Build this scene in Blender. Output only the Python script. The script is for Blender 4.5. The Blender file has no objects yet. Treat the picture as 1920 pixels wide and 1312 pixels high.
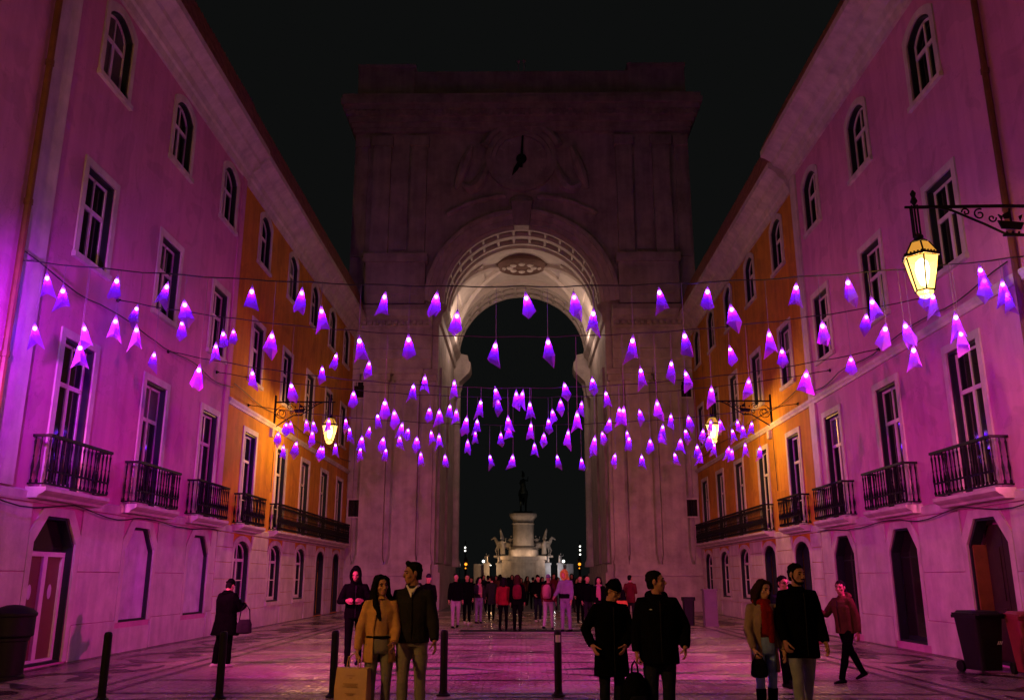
import bpy, bmesh, math, random
from mathutils import Vector, Matrix, noise
R = math.radians
random.seed(7)
PI = math.pi
SC = bpy.context.scene
COL = SC.collection

# ------------------------------------------------------------------ camera
cam_d = bpy.data.cameras.new('camera')
cam = bpy.data.objects.new('camera', cam_d)
COL.objects.link(cam)
SC.camera = cam
cam_d.sensor_fit = 'HORIZONTAL'
cam_d.sensor_width = 36.0
cam_d.lens = 30.375
cam_d.clip_start = 0.05
cam_d.clip_end = 2000
cam.location = (0, 0, 1.65)
cam.rotation_euler = (R(90 + 14.733), 0, R(0.684))

# ------------------------------------------------------------------ night sky
W = bpy.data.worlds.new('World')
SC.world = W
W.use_nodes = True
bg = W.node_tree.nodes['Background']
bg.inputs['Color'].default_value = (0.0040, 0.0044, 0.0043, 1)
bg.inputs['Strength'].default_value = 1.0
SC.view_settings.view_transform = 'Standard'
SC.view_settings.look = 'None'
SC.view_settings.exposure = 0.0
SC.view_settings.gamma = 1.0
SC.cycles.use_light_tree = True
SC.cycles.sample_clamp_indirect = 4.0
SC.cycles.max_bounces = 5
SC.cycles.diffuse_bounces = 3
SC.cycles.glossy_bounces = 3
SC.cycles.transparent_max_bounces = 8
SC.cycles.use_adaptive_sampling = True
SC.cycles.adaptive_threshold = 0.02
SC.cycles.caustics_reflective = False
SC.cycles.caustics_refractive = False

# lamp strengths (the lamps themselves are built with their fittings)
P_LANTERN = 7.5
P_PINK = 5800.0
P_STREET = 1900.0
C_VIOLET = (0.19, 0.003, 1.0)
C_PINK = (1.0, 0.02, 0.47)
C_WARM = (1.0, 0.53, 0.13)

# ------------------------------------------------------------------ materials
def nodes_of(m):
    m.use_nodes = True
    return m.node_tree.nodes, m.node_tree.links

def mat(name, col, rough=0.7, metal=0.0, var=0.25, vscale=1.2, bump=0.0, bscale=30.0, streak=0.0, spec=0.4, rvar=0.0, coat=0.0, patch=0.0):
    m = bpy.data.materials.new(name)
    N, L = nodes_of(m)
    b = N['Principled BSDF']
    b.inputs['Roughness'].default_value = rough
    b.inputs['Metallic'].default_value = metal
    b.inputs['Specular IOR Level'].default_value = spec
    b.inputs['Coat Weight'].default_value = coat
    geo = N.new('ShaderNodeNewGeometry')
    c = list(col) + [1]
    if var > 0:
        n1 = N.new('ShaderNodeTexNoise'); n1.inputs['Scale'].default_value = vscale; n1.inputs['Detail'].default_value = 8; n1.inputs['Roughness'].default_value = 0.65
        L.new(geo.outputs['Position'], n1.inputs['Vector'])
        rp = N.new('ShaderNodeValToRGB')
        rp.color_ramp.elements[0].position = 0.3; rp.color_ramp.elements[1].position = 0.7
        rp.color_ramp.elements[0].color = [x * (1 - var) for x in col] + [1]
        rp.color_ramp.elements[1].color = [min(1, x * (1 + var * 0.35)) for x in col] + [1]
        L.new(n1.outputs['Fac'], rp.inputs['Fac'])
        out = rp.outputs['Color']
        if streak > 0:
            mp = N.new('ShaderNodeMapping'); mp.inputs['Scale'].default_value = (2.2, 2.2, 0.16)
            L.new(geo.outputs['Position'], mp.inputs['Vector'])
            n2 = N.new('ShaderNodeTexNoise'); n2.inputs['Scale'].default_value = 1.6; n2.inputs['Detail'].default_value = 6
            L.new(mp.outputs['Vector'], n2.inputs['Vector'])
            r2 = N.new('ShaderNodeValToRGB')
            r2.color_ramp.elements[0].position = 0.42; r2.color_ramp.elements[1].position = 0.62
            r2.color_ramp.elements[0].color = (1, 1, 1, 1)
            r2.color_ramp.elements[1].color = (1 - streak, 1 - streak, 1 - streak, 1)
            L.new(n2.outputs['Fac'], r2.inputs['Fac'])
            mx = N.new('ShaderNodeMixRGB'); mx.blend_type = 'MULTIPLY'; mx.inputs['Fac'].default_value = 1
            L.new(out, mx.inputs['Color1']); L.new(r2.outputs['Color'], mx.inputs['Color2'])
            out = mx.outputs['Color']
        if patch > 0:
            n4 = N.new('ShaderNodeTexNoise'); n4.inputs['Scale'].default_value = 0.8; n4.inputs['Detail'].default_value = 3; n4.inputs['Distortion'].default_value = 0.6
            L.new(geo.outputs['Position'], n4.inputs['Vector'])
            r4 = N.new('ShaderNodeValToRGB')
            for e_, (p_, c_) in zip((r4.color_ramp.elements[0], r4.color_ramp.elements[1]), ((0.40, 1 - patch), (0.43, 1.0))):
                e_.position = p_; e_.color = (c_, c_, c_, 1)
            e_ = r4.color_ramp.elements.new(0.60); e_.color = (1, 1, 1, 1)
            e_ = r4.color_ramp.elements.new(0.62); e_.color = (1 - patch * 0.6,) * 3 + (1,)
            L.new(n4.outputs['Fac'], r4.inputs['Fac'])
            n5 = N.new('ShaderNodeTexVoronoi'); n5.feature = 'DISTANCE_TO_EDGE'; n5.inputs['Scale'].default_value = 0.55
            nd = N.new('ShaderNodeTexNoise'); nd.inputs['Scale'].default_value = 3.0; nd.inputs['Detail'].default_value = 6
            L.new(geo.outputs['Position'], nd.inputs['Vector'])
            va = N.new('ShaderNodeVectorMath'); va.operation = 'SCALE'; va.inputs['Scale'].default_value = 0.9
            L.new(nd.outputs['Color'], va.inputs[0])
            vb_ = N.new('ShaderNodeVectorMath'); vb_.operation = 'ADD'
            L.new(geo.outputs['Position'], vb_.inputs[0]); L.new(va.outputs[0], vb_.inputs[1]); L.new(vb_.outputs[0], n5.inputs['Vector'])
            r5 = N.new('ShaderNodeMapRange'); r5.inputs['From Max'].default_value = 0.006; r5.inputs['To Min'].default_value = 1 - patch * 1.6; r5.inputs['To Max'].default_value = 1.0
            L.new(n5.outputs['Distance'], r5.inputs['Value'])
            for src in (r4.outputs['Color'], r5.outputs['Result']):
                mx = N.new('ShaderNodeMixRGB'); mx.blend_type = 'MULTIPLY'; mx.inputs['Fac'].default_value = 1
                L.new(out, mx.inputs['Color1']); L.new(src, mx.inputs['Color2']); out = mx.outputs['Color']
        L.new(out, b.inputs['Base Color'])
        if rvar > 0:
            mr = N.new('ShaderNodeMapRange'); mr.inputs['To Min'].default_value = max(0.02, rough - rvar); mr.inputs['To Max'].default_value = min(1, rough + rvar)
            L.new(n1.outputs['Fac'], mr.inputs['Value']); L.new(mr.outputs['Result'], b.inputs['Roughness'])
    else:
        b.inputs['Base Color'].default_value = c
    if bump > 0:
        n3 = N.new('ShaderNodeTexNoise'); n3.inputs['Scale'].default_value = bscale; n3.inputs['Detail'].default_value = 5
        L.new(geo.outputs['Position'], n3.inputs['Vector'])
        bp = N.new('ShaderNodeBump'); bp.inputs['Strength'].default_value = bump; bp.inputs['Distance'].default_value = 0.02
        L.new(n3.outputs['Fac'], bp.inputs['Height']); L.new(bp.outputs['Normal'], b.inputs['Normal'])
    return m

def emit(name, col, strength, trans=0.0, sample=True, tint=(1, 1, 1)):
    m = bpy.data.materials.new(name)
    N, L = nodes_of(m)
    N.remove(N['Principled BSDF'])
    e = N.new('ShaderNodeEmission'); e.inputs['Color'].default_value = list(col) + [1]; e.inputs['Strength'].default_value = strength
    o = N['Material Output']
    if trans > 0:
        t = N.new('ShaderNodeBsdfTransparent'); t.inputs['Color'].default_value = list(tint) + [1]
        x = N.new('ShaderNodeMixShader'); x.inputs['Fac'].default_value = trans
        L.new(e.outputs[0], x.inputs[1]); L.new(t.outputs[0], x.inputs[2]); L.new(x.outputs[0], o.inputs['Surface'])
    else:
        L.new(e.outputs[0], o.inputs['Surface'])
    m.cycles.emission_sampling = 'AUTO' if sample else 'NONE'
    return m

def shade_mat(name, tint, fac=0.4, dim=1.0):
    m = bpy.data.materials.new(name)
    N, L = nodes_of(m)
    N.remove(N['Principled BSDF'])
    o = N['Material Output']
    tl = N.new('ShaderNodeBsdfTranslucent'); tl.inputs['Color'].default_value = (0.5 * dim, 0.1 * dim, 0.95 * dim, 1)
    df = N.new('ShaderNodeBsdfDiffuse'); df.inputs['Color'].default_value = (0.45, 0.2, 0.7, 1)
    tr = N.new('ShaderNodeBsdfTransparent'); tr.inputs['Color'].default_value = list(tint) + [1]
    a = N.new('ShaderNodeMixShader'); a.inputs['Fac'].default_value = 0.3
    L.new(tl.outputs[0], a.inputs[1]); L.new(df.outputs[0], a.inputs[2])
    b = N.new('ShaderNodeMixShader'); b.inputs['Fac'].default_value = fac
    L.new(a.outputs[0], b.inputs[1]); L.new(tr.outputs[0], b.inputs[2])
    L.new(b.outputs[0], o.inputs['Surface'])
    return m

def paving_mat(name, col, rough):
    """small worn limestone setts, wet"""
    m = bpy.data.materials.new(name)
    N, L = nodes_of(m)
    b = N['Principled BSDF']
    geo = N.new('ShaderNodeNewGeometry')
    vo = N.new('ShaderNodeTexVoronoi'); vo.inputs['Scale'].default_value = 8.5; vo.inputs['Randomness'].default_value = 0.45
    L.new(geo.outputs['Position'], vo.inputs['Vector'])
    ve = N.new('ShaderNodeTexVoronoi'); ve.feature = 'DISTANCE_TO_EDGE'; ve.inputs['Scale'].default_value = 8.5; ve.inputs['Randomness'].default_value = 0.45
    L.new(geo.outputs['Position'], ve.inputs['Vector'])
    big = N.new('ShaderNodeTexNoise'); big.inputs['Scale'].default_value = 0.55; big.inputs['Detail'].default_value = 7
    L.new(geo.outputs['Position'], big.inputs['Vector'])
    hs = N.new('ShaderNodeMixRGB'); hs.blend_type = 'MULTIPLY'; hs.inputs['Fac'].default_value = 0.5
    hs.inputs['Color1'].default_value = list(col) + [1]
    bw = N.new('ShaderNodeRGBToBW'); L.new(vo.outputs['Color'], bw.inputs['Color'])
    mr = N.new('ShaderNodeMapRange'); mr.inputs['To Min'].default_value = 0.45; mr.inputs['To Max'].default_value = 1.25
    L.new(bw.outputs['Val'], mr.inputs['Value']); L.new(mr.outputs['Result'], hs.inputs['Color2'])
    jn = N.new('ShaderNodeMapRange'); jn.inputs['From Max'].default_value = 0.09; jn.inputs['To Min'].default_value = 0.35
    L.new(ve.outputs['Distance'], jn.inputs['Value'])
    j2 = N.new('ShaderNodeMixRGB'); j2.blend_type = 'MULTIPLY'; j2.inputs['Fac'].default_value = 1
    L.new(hs.outputs['Color'], j2.inputs['Color1']); L.new(jn.outputs['Result'], j2.inputs['Color2'])
    st = N.new('ShaderNodeMapRange'); st.inputs['From Min'].default_value = 0.3; st.inputs['From Max'].default_value = 0.7; st.inputs['To Min'].default_value = 0.75; st.inputs['To Max'].default_value = 1.1
    L.new(big.outputs['Fac'], st.inputs['Value'])
    j3 = N.new('ShaderNodeMixRGB'); j3.blend_type = 'MULTIPLY'; j3.inputs['Fac'].default_value = 1
    L.new(j2.outputs['Color'], j3.inputs['Color1']); L.new(st.outputs['Result'], j3.inputs['Color2'])
    L.new(j3.outputs['Color'], b.inputs['Base Color'])
    rr = N.new('ShaderNodeMapRange'); rr.inputs['From Min'].default_value = 0.35; rr.inputs['From Max'].default_value = 0.65; rr.inputs['To Min'].default_value = rough - 0.08; rr.inputs['To Max'].default_value = rough + 0.16
    L.new(big.outputs['Fac'], rr.inputs['Value']); L.new(rr.outputs['Result'], b.inputs['Roughness'])
    b.inputs['Specular IOR Level'].default_value = 0.6
    # each sett tilted a little and domed at its edges
    hh = N.new('ShaderNodeMapRange'); hh.inputs['From Max'].default_value = 0.16
    L.new(ve.outputs['Distance'], hh.inputs['Value'])
    ad = N.new('ShaderNodeMath'); ad.operation = 'ADD'
    m1 = N.new('ShaderNodeMath'); m1.operation = 'MULTIPLY'; m1.inputs[1].default_value = 0.55
    L.new(bw.outputs['Val'], m1.inputs[0]); L.new(hh.outputs['Result'], ad.inputs[0]); L.new(m1.outputs[0], ad.inputs[1])
    fine = N.new('ShaderNodeTexNoise'); fine.inputs['Scale'].default_value = 26; fine.inputs['Detail'].default_value = 3
    L.new(geo.outputs['Position'], fine.inputs['Vector'])
    ad2 = N.new('ShaderNodeMath'); ad2.operation = 'ADD'
    L.new(ad.outputs[0], ad2.inputs[0]); L.new(fine.outputs['Fac'], ad2.inputs[1])
    bp = N.new('ShaderNodeBump'); bp.inputs['Strength'].default_value = 0.55; bp.inputs['Distance'].default_value = 0.014
    L.new(ad2.outputs[0], bp.inputs['Height'])
    sb = N.new('ShaderNodeVectorMath'); sb.operation = 'SUBTRACT'; sb.inputs[1].default_value = (0.5, 0.5, 0.5)
    sm = N.new('ShaderNodeVectorMath'); sm.operation = 'MULTIPLY'; sm.inputs[1].default_value = (0.16, 0.2, 0.0)
    sa = N.new('ShaderNodeVectorMath'); sa.operation = 'ADD'; sn = N.new('ShaderNodeVectorMath'); sn.operation = 'NORMALIZE'
    L.new(vo.outputs['Color'], sb.inputs[0]); L.new(sb.outputs[0], sm.inputs[0]); L.new(geo.outputs['Normal'], sa.inputs[0]); L.new(sm.outputs[0], sa.inputs[1]); L.new(sa.outputs[0], sn.inputs[0])
    L.new(sn.outputs[0], bp.inputs['Normal']); L.new(bp.outputs['Normal'], b.inputs['Normal'])
    return m

M = {}
M['paving'] = paving_mat('wet_limestone_setts', (0.40, 0.31, 0.27), 0.17)
M['basalt'] = paving_mat('wet_basalt_setts', (0.018, 0.016, 0.017), 0.22)
M['square'] = mat('square_paving', (0.16, 0.155, 0.15), 0.6, bump=0.3, bscale=4)
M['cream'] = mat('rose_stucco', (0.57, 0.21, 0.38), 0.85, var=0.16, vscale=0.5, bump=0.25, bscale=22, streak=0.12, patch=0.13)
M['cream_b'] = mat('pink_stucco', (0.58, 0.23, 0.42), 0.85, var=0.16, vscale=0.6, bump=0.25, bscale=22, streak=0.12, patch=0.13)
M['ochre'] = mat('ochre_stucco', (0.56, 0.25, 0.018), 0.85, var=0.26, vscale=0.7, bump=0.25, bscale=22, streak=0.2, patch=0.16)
M['stone'] = mat('lioz_stone', (0.58, 0.52, 0.48), 0.7, var=0.3, vscale=1.6, bump=0.25, bscale=14, streak=0.15)
M['stone_dark'] = mat('weathered_stone', (0.50, 0.44, 0.40), 0.8, var=0.4, vscale=0.9, bump=0.4, bscale=9, streak=0.14)
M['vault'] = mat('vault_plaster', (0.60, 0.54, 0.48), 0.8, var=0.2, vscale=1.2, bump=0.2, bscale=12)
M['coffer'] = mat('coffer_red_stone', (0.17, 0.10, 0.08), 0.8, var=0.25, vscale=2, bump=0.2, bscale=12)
M['tile'] = mat('clay_roof_tile', (0.34, 0.17, 0.11), 0.85, var=0.5, vscale=3, bump=0.3, bscale=20)
M['iron'] = mat('black_cast_iron', (0.007, 0.007, 0.0075), 0.6, var=0.2, vscale=9, bump=0.15, bscale=60, spec=0.15)
M['greenpaint'] = mat('dark_green_paint', (0.012, 0.018, 0.022), 0.45, var=0.2, vscale=6, spec=0.3)
M['sash'] = mat('white_sash_paint', (0.66, 0.6, 0.58), 0.55, var=0.12, vscale=7)
M['glass'] = mat('dark_window_glass', (0.006, 0.007, 0.008), 0.06, var=0.0, spec=0.5)
M['glass2'] = mat('shop_window_glass', (0.014, 0.012, 0.013), 0.1, var=0.4, vscale=1.3, spec=0.5)
M['curtain'] = mat('curtain_behind_glass', (0.10, 0.085, 0.075), 0.35, var=0.5, vscale=4, spec=0.5)
M['whitewash'] = mat('whitewashed_pane', (0.62, 0.56, 0.66), 0.6, var=0.4, vscale=1.6, streak=0.2, spec=0.5)
M['doorpanel'] = mat('red_brown_door_panel', (0.16, 0.055, 0.05), 0.4, var=0.2, vscale=3)
M['oak'] = mat('brown_varnished_wood', (0.2, 0.075, 0.02), 0.5, var=0.4, vscale=3, bump=0.2, bscale=14)
M['darkdoor'] = mat('dark_brown_wood', (0.03, 0.014, 0.008), 0.5, var=0.4, vscale=3, bump=0.2, bscale=14)
M['cabinet'] = mat('grey_cabinet_paint', (0.13, 0.12, 0.11), 0.6, var=0.2, vscale=4)
M['pipe'] = mat('brown_drainpipe', (0.15, 0.06, 0.03), 0.5, var=0.3, vscale=4)
M['cable'] = mat('black_cable', (0.02, 0.02, 0.022), 0.6, var=0)
M['cord'] = mat('pale_twisted_cord', (0.16, 0.15, 0.16), 0.6, var=0)
M['shade'] = shade_mat('frosted_plastic_shade', (0.62, 0.3, 1.0))
M['shade_b'] = shade_mat('milky_plastic_shade', (0.62, 0.3, 1.0), 0.28, 1.0)
M['shade_c'] = shade_mat('thin_plastic_shade', (0.62, 0.34, 1.0), 0.52, 0.85)
M['bulb'] = emit('violet_bulb', (0.95, 0.68, 1.0), 14.0, sample=False)
M['bulb_pink'] = emit('pink_bulb', (1.0, 0.4, 0.7), 7.0, sample=False)
M['lampglass'] = emit('lamp_glass', (1.0, 0.6, 0.14), 5.5, trans=0.6, sample=False, tint=(1, 0.9, 0.7))
M['lampcore'] = emit('lamp_mantle', (1.0, 0.8, 0.42), 22, trans=0.5, sample=False)
M['lamproof'] = emit('lamp_top_glass', (1.0, 0.42, 0.06), 0.7, trans=0.0, sample=False, tint=(1, 0.7, 0.3))
M['bronze'] = mat('dark_bronze', (0.035, 0.05, 0.045), 0.5, metal=0.4, var=0.3, vscale=2)
M['amber'] = emit('amber_signal', (1.0, 0.30, 0.02), 2.2, sample=True)
M['whitelamp'] = emit('far_white_lamp', (1.0, 0.95, 0.85), 3.5, sample=True)
M['binblack'] = mat('black_bin_plastic', (0.007, 0.007, 0.007), 0.6, var=0.3, vscale=4, bump=0.1, bscale=40, spec=0.2)
M['binred'] = mat('red_bin_plastic', (0.26, 0.04, 0.04), 0.5, var=0.2, vscale=4)
M['white'] = mat('white_print', (0.75, 0.75, 0.75), 0.5, var=0)

# ------------------------------------------------------------------ mesh helpers
class MB:
    def __init__(s):
        s.v = []; s.f = []
    def add(s, pts, faces):
        o = len(s.v); s.v += [tuple(p) for p in pts]; s.f += [tuple(i + o for i in f) for f in faces]
        return s
    def poly(s, pts):
        return s.add(pts, [tuple(range(len(pts)))])
    def box(s, x0, x1, y0, y1, z0, z1):
        x0, x1 = min(x0, x1), max(x0, x1); y0, y1 = min(y0, y1), max(y0, y1); z0, z1 = min(z0, z1), max(z0, z1)
        p = [(x0, y0, z0), (x1, y0, z0), (x1, y1, z0), (x0, y1, z0), (x0, y0, z1), (x1, y0, z1), (x1, y1, z1), (x0, y1, z1)]
        return s.add(p, [(3, 2, 1, 0), (4, 5, 6, 7), (0, 1, 5, 4), (1, 2, 6, 5), (2, 3, 7, 6), (3, 0, 4, 7)])
    def extrude(s, pts, vec):
        n = len(pts); vec = Vector(vec)
        q = [tuple(Vector(p) + vec) for p in pts]
        f = [tuple(range(n))[::-1], tuple(range(n, 2 * n))]
        f += [(i, (i + 1) % n, n + (i + 1) % n, n + i) for i in range(n)]
        return s.add(list(pts) + q, f)
    def loft(s, rings, cap=True, closed=False):
        n = len(rings[0]); k = len(rings)
        pts = [p for r in rings for p in r]
        f = []
        for j in range(k if closed else k - 1):
            j2 = (j + 1) % k
            for i in range(n):
                a = (i + 1) % n
                f.append((j * n + i, j * n + a, j2 * n + a, j2 * n + i))
        if cap and not closed:
            f.append(tuple(range(n))[::-1]); f.append(tuple(range((k - 1) * n, k * n)))
        return s.add(pts, f)
    def tube(s, pts, r, n=8, closed=False, flat=1.0):
        pts = [Vector(p) for p in pts]
        rs = r if isinstance(r, (list, tuple)) else [r] * len(pts)
        rings = []; k = len(pts); prev = None
        for i, p in enumerate(pts):
            if closed: t = pts[(i + 1) % k] - pts[i - 1]
            elif i == 0: t = pts[1] - pts[0]
            elif i == k - 1: t = pts[-1] - pts[-2]
            else: t = (pts[i + 1] - p).normalized() + (p - pts[i - 1]).normalized()
            if t.length < 1e-9: t = Vector((0, 0, 1))
            t.normalize()
            if prev is None:
                ref = Vector((0, 0, 1)) if abs(t.z) < 0.9 else Vector((1, 0, 0))
                u = t.cross(ref).normalized()
            else:
                u = prev - t * prev.dot(t)
                u = u.normalized() if u.length > 1e-6 else t.orthogonal().normalized()
            prev = u; w = t.cross(u)
            rings.append([tuple(p + (u * math.cos(2 * PI * a / n) + w * math.sin(2 * PI * a / n) * flat) * rs[i]) for a in range(n)])
        return s.loft(rings, closed=closed)
    def lathe(s, prof, n=16, c=(0, 0, 0), sx=1.0, sy=1.0):
        rings = [[(c[0] + r * sx * math.cos(2 * PI * a / n), c[1] + r * sy * math.sin(2 * PI * a / n), c[2] + z) for a in range(n)] for r, z in prof]
        return s.loft(rings)
    def ball(s, c, r, n=10, sx=1, sy=1, sz=1):
        k = max(4, n // 2 + 1)
        prof = [(max(1e-4, r * math.sin(PI * i / k)), -r * math.cos(PI * i / k) * sz) for i in range(k + 1)]
        return s.lathe(prof, n, c, sx, sy)
    def xf(s, mtx, i0=0):
        for i in range(i0, len(s.v)): s.v[i] = tuple(mtx @ Vector(s.v[i]))
        return s
    def mesh(s, name, material=None, smooth=False):
        me = bpy.data.meshes.new(name)
        me.from_pydata(s.v, [], s.f)
        bm = bmesh.new(); bm.from_mesh(me)
        bmesh.ops.recalc_face_normals(bm, faces=bm.faces)
        bm.to_mesh(me); bm.free()
        if smooth:
            me.shade_smooth()
            try: me.set_sharp_from_angle(angle=R(40))
            except Exception: pass
        if material is not None: me.materials.append(material)
        return me
    def build(s, name, material, parent=None, loc=(0, 0, 0), rz=0.0, smooth=False):
        return inst(name, s.mesh(name, material, smooth), parent, loc, rz)

def inst(name, me, parent=None, loc=(0, 0, 0), rz=0.0):
    o = bpy.data.objects.new(name, me)
    COL.objects.link(o)
    o.location = loc
    o.rotation_euler = (0, 0, rz)
    if parent is not None: o.parent = parent
    return o

def empty(name, loc=(0, 0, 0), rz=0.0):
    o = bpy.data.objects.new(name, None)
    COL.objects.link(o)
    o.location = loc; o.rotation_euler = (0, 0, rz); o.empty_display_size = 0.3
    return o

def tag(o, label, cat, group=None):
    o['label'] = label; o['category'] = cat
    if group: o['group'] = group
    return o

def structure(o, label=None):
    o['kind'] = 'structure'
    if label: o['label'] = label
    return o

def point(name, loc, power, col, radius=0.05, parent=None, kind='POINT', rot=None, spot=None):
    d = bpy.data.lights.new(name, kind)
    d.energy = power; d.color = col
    d.shadow_soft_size = radius
    if kind == 'SPOT': d.spot_size = spot; d.spot_blend = 0.8
    o = bpy.data.objects.new(name, d)
    COL.objects.link(o); o.location = loc
    if rot: o.rotation_euler = rot
    if parent is not None: o.parent = parent
    return o
# ------------------------------------------------------------------ ground
g = MB()
g.add([(-400, -80, 0), (400, -80, 0), (400, 45.2, 0), (-400, 45.2, 0)], [(0, 1, 2, 3)])
ground = structure(g.build('pavement', M['paving']), 'wet patterned limestone street paving')
g = MB(); g.add([(-400, 45.2, -0.003), (400, 45.2, -0.003), (400, 900, -0.003), (-400, 900, -0.003)], [(0, 1, 2, 3)])
structure(g.build('square_ground', M['square']), 'dark paving of the square beyond the arch')

def strip(pts, w, z=0.004):
    """flat band of dark setts following a polyline"""
    m = MB(); P = [Vector((p[0], p[1], 0)) for p in pts]; L = []; Q = []
    for i, p in enumerate(P):
        t = (P[min(i + 1, len(P) - 1)] - P[max(i - 1, 0)]).normalized()
        n = Vector((-t.y, t.x, 0))
        ww = w[i] if isinstance(w, list) else w
        L.append((p.x + n.x * ww / 2, p.y + n.y * ww / 2, z)); Q.append((p.x - n.x * ww / 2, p.y - n.y * ww / 2, z))
    for i in range(len(P) - 1): m.poly([Q[i], Q[i + 1], L[i + 1], L[i]])
    return m

def mosaic(name, m, z):
    for i in range(len(m.v)): m.v[i] = (m.v[i][0], m.v[i][1], z)
    return m.build(name, M['basalt'], ground)

for sx in (-1, 1):
    for x, w in ((6.22, 0.13), (6.62, 0.1), (9.02, 0.16)):
        mosaic('mosaic_border', strip([(sx * x, -20), (sx * x, 45)], w), 0.004)
def arc(cx, cy, rx, ry, a0, a1, n=14):
    return [(cx + rx * math.cos(R(a0 + (a1 - a0) * i / n)), cy + ry * math.sin(R(a0 + (a1 - a0) * i / n))) for i in range(n + 1)]
# cross bands, cable-like wavy bands and fan motifs of the central carpet
for k, y in enumerate([9.4, 11.6, 13.55, 15.25, 18.4, 23.1, 25.4, 32.0, 36.5, 41.0]):
    mosaic('mosaic_band', strip([(-6.15, y), (6.15, y)], 0.11 if k % 2 else 0.16), 0.004)
for y in (20.85, 30.0):
    for s in (1, -1):
        mosaic('mosaic_wave', strip([(-6.1 + 12.2 * i / 60, y + s * 0.55 * math.cos(i / 60 * 2 * PI * 1.5)) for i in range(61)], 0.12), 0.004 if s > 0 else 0.0055)
for yc in (16.7, 8.0, 27.0):
    for s in (-1, 1):
        n = 24
        pts = [(s * (0.35 + 3.4 * i / n), yc + 0.5 * math.sin(i / n * PI * 1.6)) for i in range(n + 1)]
        mosaic('mosaic_leaf', strip(pts, [0.05 + 0.42 * math.sin(PI * min(1, i / n * 1.15)) ** 2 for i in range(n + 1)]), 0.0048)
        pts = [(s * (0.35 + 3.4 * i / n), yc - 0.55 * math.sin(i / n * PI * 1.3) - 0.2) for i in range(n + 1)]
        mosaic('mosaic_leaf', strip(pts, [0.04 + 0.12 * math.sin(PI * i / n) for i in range(n + 1)]), 0.0062)
for yc in (12.55, 5.5):
    mosaic('mosaic_ring', strip(arc(0, yc, 1.25, 0.62, 0, 360, 40), 0.13), 0.0048)
    mosaic('mosaic_ring', strip(arc(0, yc, 0.6, 0.3, 0, 360, 30), 0.12), 0.0048)
    for s in (-1, 1):
        mosaic('mosaic_ring', strip(arc(s * 4.2, yc, 1.5, 0.55, 0, 360, 40), 0.1), 0.0048)
# scrolls along both pavements
rs = random.Random(3)
for sx in (-1, 1):
    y = 4.5; k = 0
    while y < 40:
        s = 1 if k % 2 else -1
        pts = arc(sx * (7.75 + 0.25 * s), y, 0.55 * sx, 0.95, 200 * s, -40 * s, 18)
        n = len(pts)
        mosaic('mosaic_scroll', strip(pts, [0.06 + 0.26 * math.sin(PI * i / (n - 1)) for i in range(n)]), 0.0045)
        pts = arc(sx * (7.55 - 0.2 * s), y + 0.2, 0.2, 0.34, 0, 330, 12)
        mosaic('mosaic_scroll', strip(pts, [0.3 * (1 - 0.5 * i / 12) for i in range(13)]), 0.0056)
        pts = [(sx * (7.0 + 0.1 * j), y + 1.25 + 0.35 * math.sin(j / 9 * PI) * s) for j in range(15)]
        mosaic('mosaic_scroll', strip(pts, [0.03 + 0.3 * math.sin(PI * j / 14) ** 2 for j in range(15)]), 0.0067)
        y += 2.15; k += 1
# iron drain grate in the middle of the street
dg = empty('drain_grate', (0.0, 29.0, 0))
tag(dg, 'dark iron drain grate flush in the wet paving before the arch', 'grate')
m = MB(); m.box(-2.0, 2.0, -0.5, -0.44, 0, 0.012); m.box(-2.0, 2.0, 0.44, 0.5, 0, 0.012); m.box(-2.0, -1.94, -0.44, 0.44, 0, 0.012); m.box(1.94, 2.0, -0.44, 0.44, 0, 0.012)
m.build('frame', M['iron'], dg)
m = MB(); m.box(-1.94, 1.94, -0.44, 0.44, 0.001, 0.006); m.build('grate_bed', M['iron'], dg)
barm = MB().box(-0.02, 0.02, -0.44, 0.44, 0.006, 0.012).mesh('bar', M['iron'])
for i in range(30): inst('bar', barm, dg, (-1.88 + i * 0.1297, 0, 0))

# ------------------------------------------------------------------ facades
XW = 9.2
def curve_of(u0, u1, z0, z1, style):
    w = u1 - u0
    if style == 'seg':
        h = 0.3
        return [(u0 + w * i / 12, z1 - h + h * math.sin(PI * i / 12) ** 0.8) for i in range(13)]
    if style == 'round':
        h = 0.42
        return [(u0 + w / 2 - w / 2 * math.cos(PI * i / 14), z1 - h + h * math.sin(PI * i / 14)) for i in range(15)]
    if style == 'cant':
        c = 0.5
        return [(u0, z1 - c), (u0 + 0.4, z1), (u1 - 0.4, z1), (u1, z1 - c)]
    return [(u0, z1), (u1, z1)]

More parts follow.
